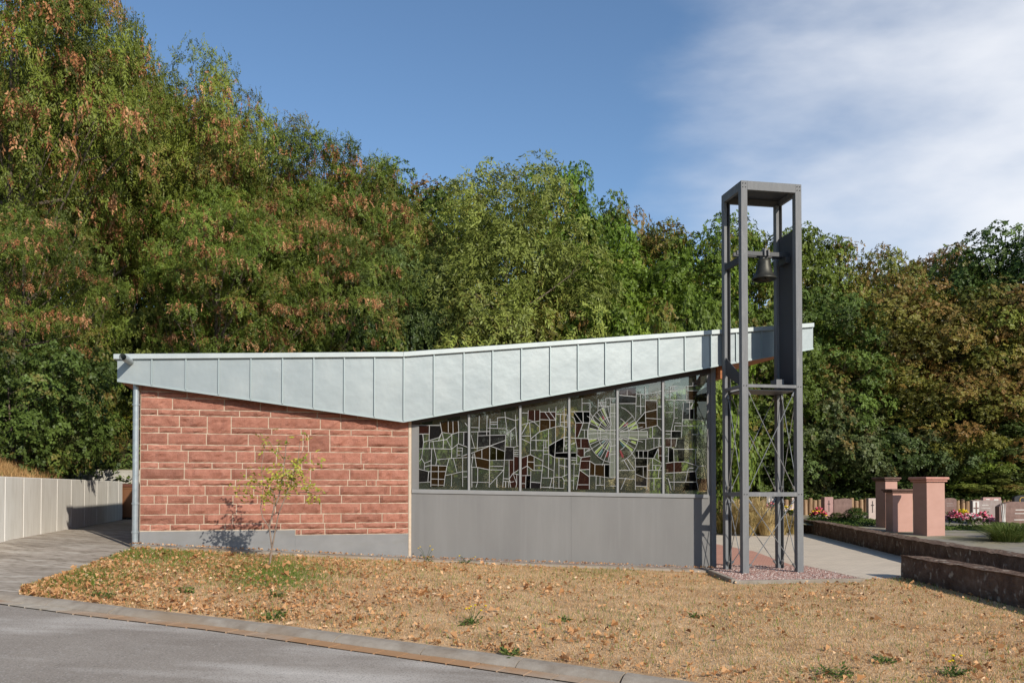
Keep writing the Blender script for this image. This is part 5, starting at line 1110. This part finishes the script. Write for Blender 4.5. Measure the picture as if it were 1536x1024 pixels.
# dry grass on the bank above the concrete wall
nD = 60000; sd = ru.uniform(-12, 5.5, nD); od = ru.uniform(.05, 3.2, nD)
P_ = np.array([wl(0)+NY*a-UX*(.3+c) for a, c in zip(sd, od)]); P_ = P_[hill_d(P_[:, 0], P_[:, 1]) > .03]; nD = len(P_); P_[:, 2] = hill_z(P_[:, 0], P_[:, 1])
m = M['drygrass'] = mat('bank_grass', rough=.9, spec=.1); ramp_tint(m, [(0, (.26, .14, .06)), (.5, (.55, .33, .14)), (.85, (.70, .48, .22)), (1, (.2, .24, .05))], .25)
V = blades(P_, ru.uniform(.06, .24, nD), ru.uniform(.3, .95, nD), ru.uniform(.004, .008, nD), ru)
o = np_mesh('bank_grass', V, 3, m, tint=np.clip(ru.normal(.5, .22, nD), 0, 1)); tag(o, 'dry tawny grass on the bank above the first concrete wall', 'grass', kind='stuff')

# ------------------------------------------------------------------ sapling in front of the stone wall
r5 = np.random.default_rng(55)
sp = lawn(404, .62)
# depth such that the foot sits at photo (404, 848)
for t in np.linspace(.3, .98, 120):
    p = lawn(404, t)
    if 733+(1.65-p[2])/p[1]*F < 848: sp = p; break
sap = empty('sapling', tuple(sp), 0, 'thin young tree with sparse yellow green leaves in front of the sandstone wall', 'tree')
def sq(x, y, dy=0.0): return at_depth(x, y, sp[1]+dy)-sp
b = MB()
stems = [([(404, 850, 0), (408, 822, 0), (404, 790, .02), (410, 766, .03), (418, 745, .05), (424, 715, .05), (428, 680, .05), (430, 655, .05)], .017),
         ([(408, 822, 0), (412, 800, -.05), (418, 770, -.08), (430, 740, -.12), (440, 712, -.15), (447, 690, -.2), (450, 662, -.2)], .013),
         ([(404, 790, .02), (394, 776, .1), (391, 762, .15), (395, 730, .2), (392, 700, .2), (398, 668, .25)], .010),
         ([(410, 766, .03), (412, 740, .1), (400, 725, .3), (370, 728, .45), (342, 732, .5)], .007), ([(430, 740, -.12), (450, 738, -.3), (475, 738, -.4), (495, 736, -.45)], .007),
         ([(424, 715, .05), (440, 700, .2), (460, 688, .3), (466, 683, .35)], .006), ([(395, 730, .2), (375, 712, .3), (366, 716, .3)], .005), ([(428, 690, .05), (412, 672, .2), (403, 660, .25), (392, 655, .3)], .005), ([(447, 690, -.2), (458, 668, -.3), (462, 655, -.3)], .004)]
nodes = []
for pts, r in stems:
    P3 = [sq(*q) for q in pts]; b.tube(P3, list(np.linspace(r, r*.3, len(P3))), 6)
    for q in resample(P3, .05)[len(P3)//2*2:]: nodes.append(q)
b.build('trunk', M['twig'], sap)
N_ = np.array(nodes); N_ = N_[N_[:, 2] > .55]
cl = [(400, 720, 24), (425, 728, 22), (440, 720, 22), (372, 730, 16), (350, 736, 12), (470, 728, 10), (482, 740, 14), (395, 745, 16), (420, 705, 20), (455, 712, 14), (392, 668, 8), (403, 655, 8), (440, 690, 12), (456, 652, 6), (462, 688, 10), (425, 665, 6), (380, 712, 10)]
PP = []
for x, y, n in cl:
    c = sq(x, y, 0); 
    for _ in range(int(n*1.15)):
        k = N_[np.argmin(np.sum((N_[:, [0, 2]]-c[[0, 2]]-r5.normal(0, .05, 2))**2, 1))]; PP.append(k*.3+(c+[0, k[1], 0])*.7+r5.normal(0, .075, 3))
PP = np.array(PP); V = sprays(PP, unit(r5.normal(0, 1, (len(PP), 3))+[0, 0, -.2]), 4, .10, .068, .038, .3, r5)
m = M['sapleaf'] = mat('sapling_leaf', rough=.5, spec=.3); ramp_tint(m, [(0, (.15, .22, .03)), (.4, (.36, .40, .05)), (.8, (.58, .52, .09)), (1, (.42, .25, .06))], .35)
np_mesh('crown', V, 4, m, tint=np.clip(r5.normal(.5, .22, len(V)//4), 0, 1), parent=sap)

# ------------------------------------------------------------------ weeds, flowers, ornamental grasses
m = M['weed'] = mat('weed_leaf', rough=.6, spec=.2); ramp_tint(m, [(0, (.04, .075, .015)), (.6, (.10, .15, .03)), (1, (.2, .22, .06))], .25)
M['yellow'] = mat('yellow_petal', (.75, .55, .01), .7); M['magenta'] = mat('pink_petal', (.62, .06, .13), .7); M['rose'] = mat('rose_petal', (.75, .30, .36), .7); M['pale'] = mat('pale_petal', (.8, .66, .64), .7)
def weed(px, py, h_, n, label, flowers=0, spread=.1, name='weed_plant'):
    t = min(np.linspace(0, 1, 200), key=lambda t: abs(733+(1.65-lawn(px, t)[2])/lawn(px, t)[1]*F-py)); p = lawn(px, t)
    o = empty(name, tuple(p), 0, label, 'weed'); r = np.random.default_rng(int(px+py))
    a = r.random(n)*6.28; P = np.stack([np.cos(a)*r.random(n)*spread*.4, np.sin(a)*r.random(n)*spread*.4, np.zeros(n)], 1)
    V = sprays(P, unit(np.stack([np.cos(a)*.7, np.sin(a)*.7, r.uniform(.2, 1.2, n)], 1)), 5, max(h_, spread)*.7, .05, .022, .3, r)
    np_mesh('foliage', V, 4, M['weed'], tint=r.random(len(V)//4), parent=o)
    if flowers:
        bb = MB(); fb = MB()
        for k in range(flowers):
            e = np.array([r.normal(0, spread*.7), r.normal(0, spread*.5), h_*r.uniform(.7, 1.1)]); bb.tube([(0, 0, 0), tuple(e*.6+[0.01, 0, .03]), tuple(e)], .0025, 4)
            fb = MB(); fb.lathe([(0, .012), (.016, .008), (.012, 0), (0, -.004)], 8, tuple(e)); fb.build('flower', M['yellow'], o)
        bb.build('stem', M['weed'], o)
weed(637, 838, .30, 10, 'tall thin weed with yellow flowers at the meeting of stone and grey panel', 5, .12)
weed(693, 842, .16, 16, 'low feathery weed with yellow flowers before the grey panel', 3, .12)
weed(705, 936, .22, 22, 'yellow flowering weed in the middle of the dry lawn', 6, .13)
weed(1432, 1012, .16, 22, 'yellow flowering weed near the lower right corner', 5, .10)
weed(1250, 1012, .07, 34, 'dark green leaf rosette close to the bottom edge right of the kerb', 0, .22)
weed(1325, 992, .05, 20, 'small green rosette right of the dark one', 0, .12)
weed(415, 893, .07, 24, 'flat green weed below the sapling', 0, .14); weed(280, 888, .05, 22, 'small green tuft left of the sapling near the kerb', 0, .14)
weed(765, 981, .06, 22, 'green tuft growing over the kerb edge', 0, .14); weed(412, 928, .07, 26, 'green tuft at the kerb below the sapling', 0, .2); weed(155, 897, .06, 24, 'green tuft at the left kerb joint', 0, .18)
weed(843, 930, .06, 16, 'small green weed in the dry lawn below the grey panel middle', 0, .12); weed(1045, 925, .06, 16, 'small green weed in the dry lawn below the steel frame', 0, .12)
m = M['ornagrass'] = mat('feather_grass', rough=.85, spec=.1); ramp_tint(m, [(0, (.16, .16, .04)), (.3, (.38, .28, .11)), (.75, (.68, .52, .26)), (1, (.82, .70, .46))], .3)
m = M['greengrass'] = mat('green_blade', rough=.7, spec=.15); ramp_tint(m, [(0, (.07, .10, .02)), (.6, (.15, .20, .045)), (1, (.34, .34, .12))], .3)
def tuft(loc, h_, rad, n, mname, label, seed, name='ornamental_grass', cat='grass tuft', tmean=.5, grp=None):
    r = np.random.default_rng(seed); o = empty(name, tuple(loc), 0, label, cat, grp)
    a = r.random(n)*6.28; q = np.sqrt(r.random(n)); hh = h_*r.uniform(.55, 1.1, n); wd = r.uniform(.004, .008, n)
    base = np.stack([np.cos(a)*q*rad*.35, np.sin(a)*q*rad*.35, np.zeros(n)], 1); d = np.stack([np.cos(a), np.sin(a), np.zeros(n)], 1)*(q*rad*r.uniform(.6, 1.2, n))[:, None]; s = np.stack([-np.sin(a), np.cos(a), np.zeros(n)], 1)*wd[:, None]
    V = []
    z = np.array([0, 0, 1.0])
    ps = [base, base+d*.25+z*hh[:, None]*.6, base+d*.7+z*hh[:, None]*.95, base+d*1.15+z*hh[:, None]*.88]; ws = [1, 1.1, .8, .25]
    for k in range(3): V.append(np.stack([ps[k]-s*ws[k], ps[k]+s*ws[k], ps[k+1]+s*ws[k+1], ps[k+1]-s*ws[k+1]], 1))
    V = np.stack(V, 1).reshape(-1, 3); tn = np.repeat(np.clip(r.normal(tmean, .2, n), 0, 1), 3)
    np_mesh('blades', V, 4, M[mname], tint=tn, parent=o); return o
for i, (px, Y, h_, rad, tm, lab) in enumerate(((1082, 31.5, .75, .5, .12, 'green clipped looking grass clump beside the chapel corner post'), (1106, 31, 1.25, .6, .45, 'tall beige grass clump behind the left steel post'), (1136, 31, 1.35, .6, .55, 'tallest beige feather grass in the middle of the frame'), (1150, 30.4, .95, .7, .6, 'spreading straw grass before the blue grey gravestone'), (1124, 30.2, .8, .45, .35, 'low olive grass clump near the paving edge'), (1172, 30.6, .7, .45, .4, 'olive straw grass clump behind the right back post'), (1188, 31, .65, .4, .3, 'small dull grass clump left of the right front post'))):
    d = ray(px, 733); tuft((d[0]/d[1]*Y, Y, .04), h_, rad, 420, 'ornagrass', lab, 200+i, tmean=tm, grp='ornamental grasses beyond the paving')
pgt = on_slope(1512, 817, .05); tuft(pgt, .62, 1.0, 900, 'greengrass', 'wide fresh green grass tuft on the cemetery gravel at the right edge', 300, tmean=.45); pgt = on_slope(1540, 813, .05); tuft(pgt, .58, .85, 600, 'greengrass', 'green grass tuft cut by the right picture edge', 301, tmean=.45)
def flowers(px, py, Y, wd, hh, cols, label, seed, n=140, name='flower_bed', cat='flowers'):
    p = at_depth(px, py, Y); r = np.random.default_rng(seed); o = empty(name, tuple(p), 0, label, cat)
    P = np.stack([r.uniform(-wd, wd, n), r.uniform(-.25, .25, n), np.zeros(n)], 1); P[:, 2] = hh*(1-(P[:, 0]/wd)**2*.7)*r.uniform(.3, 1, n)
    V = sprays(P, unit(r.normal(0, 1, (n, 3))+[0, 0, .6]), 6, .12, .07, .045, .2, r); np_mesh('foliage', V, 4, M['weed'], tint=r.random(len(V)//4)*.7, parent=o)
    for ci, cn_ in enumerate(cols):
        bb = MB(); k = n//len(cols)
        for i in range(k):
            q = P[r.integers(0, n)]; e = q+np.array([r.normal(0, .03), r.normal(-.05, .04), .05+r.random()*.05]); bb.lathe([(0, .02), (.03, .025), (.038, .005), (.015, -.02)], 7, tuple(e))
        bb.build('blossom', M[cn_], o)
    return o
flowers(1227, 777, 33.2, 0.2688, 0.336, ['magenta', 'magenta', 'yellow'], 'mound of pink and yellow flowers left of the narrow pink gravestone', 1, 130)
flowers(1431, 783, 30.2, 0.1792, 0.3584, ['magenta', 'rose'], 'red pink heather clump at the foot of the rounded brown gravestone', 2, 110)
flowers(1443, 777, 30.7, 0.112, 0.2464, ['yellow', 'yellow'], 'bright yellow flower clump beside the heather', 3, 80)
flowers(1455, 784, 29.7, 0.336, 0.2464, ['rose', 'pale', 'magenta'], 'white and pink flower patch before the carved cross stone', 4, 130)
flowers(1474, 783, 30.2, 0.2016, 0.3136, ['magenta', 'rose'], 'round pink flower clump in front of the mottled gravestone', 5, 90)
flowers(1157, 769, 33.5, 0.336, 0.392, ['magenta', 'rose'], 'pink flowers among the straw grass before the blue grey stone', 6, 60)
flowers(1181, 772, 33.5, 0.2464, 0.28, ['yellow', 'pale'], 'planter of yellow and white flowers behind the right back post', 7, 90)
flowers(1490, 786, 29.2, 0.336, 0.1568, ['rose'], 'low mixed flowers reaching the large brown gravestone', 8, 70)
def bush(px, py, Y, rad, h_, col, label, seed):
    p = at_depth(px, py, Y); return place('shr', seed, px, Y, 0, 0, col, label, 'bush', None, name='round_bush', xyz=(p[0], p[1], p[2], h_, rad))
bush(1283, 781, 32, 0.2938, 0.565, (.05, .10, .015, 0), 'small round dark green bush in front of the broad brown gravestone', 0)
bush(1256, 779, 32.5, 0.2034, 0.339, (.09, .12, .025, .05), 'low pale bush at the foot of the pink narrow gravestone', 1)
bush(1504, 791, 26, 0.2825, 0.226, (.07, .12, .03, 0), 'low green plant at the foot of the large brown gravestone', 2)
# ground cover on the graves
gv_ = []
for (xa, xb, ya, yb_) in ((1240, 1318, 781, 789), (1212, 1316, 779, 784), (1418, 1500, 791, 797)):
    n = 1300; xx = ru.uniform(xa, xb, n); yy2 = ru.uniform(ya, yb_, n)
    for x, y in zip(xx, yy2): gv_.append(on_slope(x, y, -1.36, 0, .055))
gv_ = np.array(gv_); V = sprays(gv_+ru.random((len(gv_), 1))*[0, 0, .08], unit(ru.normal(0, 1, (len(gv_), 3))+[0, 0, .6]), 4, .06, .06, .04, .2, ru)
o = np_mesh('ground_cover', V, 4, M['weed'], tint=ru.random(len(V)//4)*.8); tag(o, 'low green ground cover over the graves behind the dark wall', 'ground cover', kind='stuff')
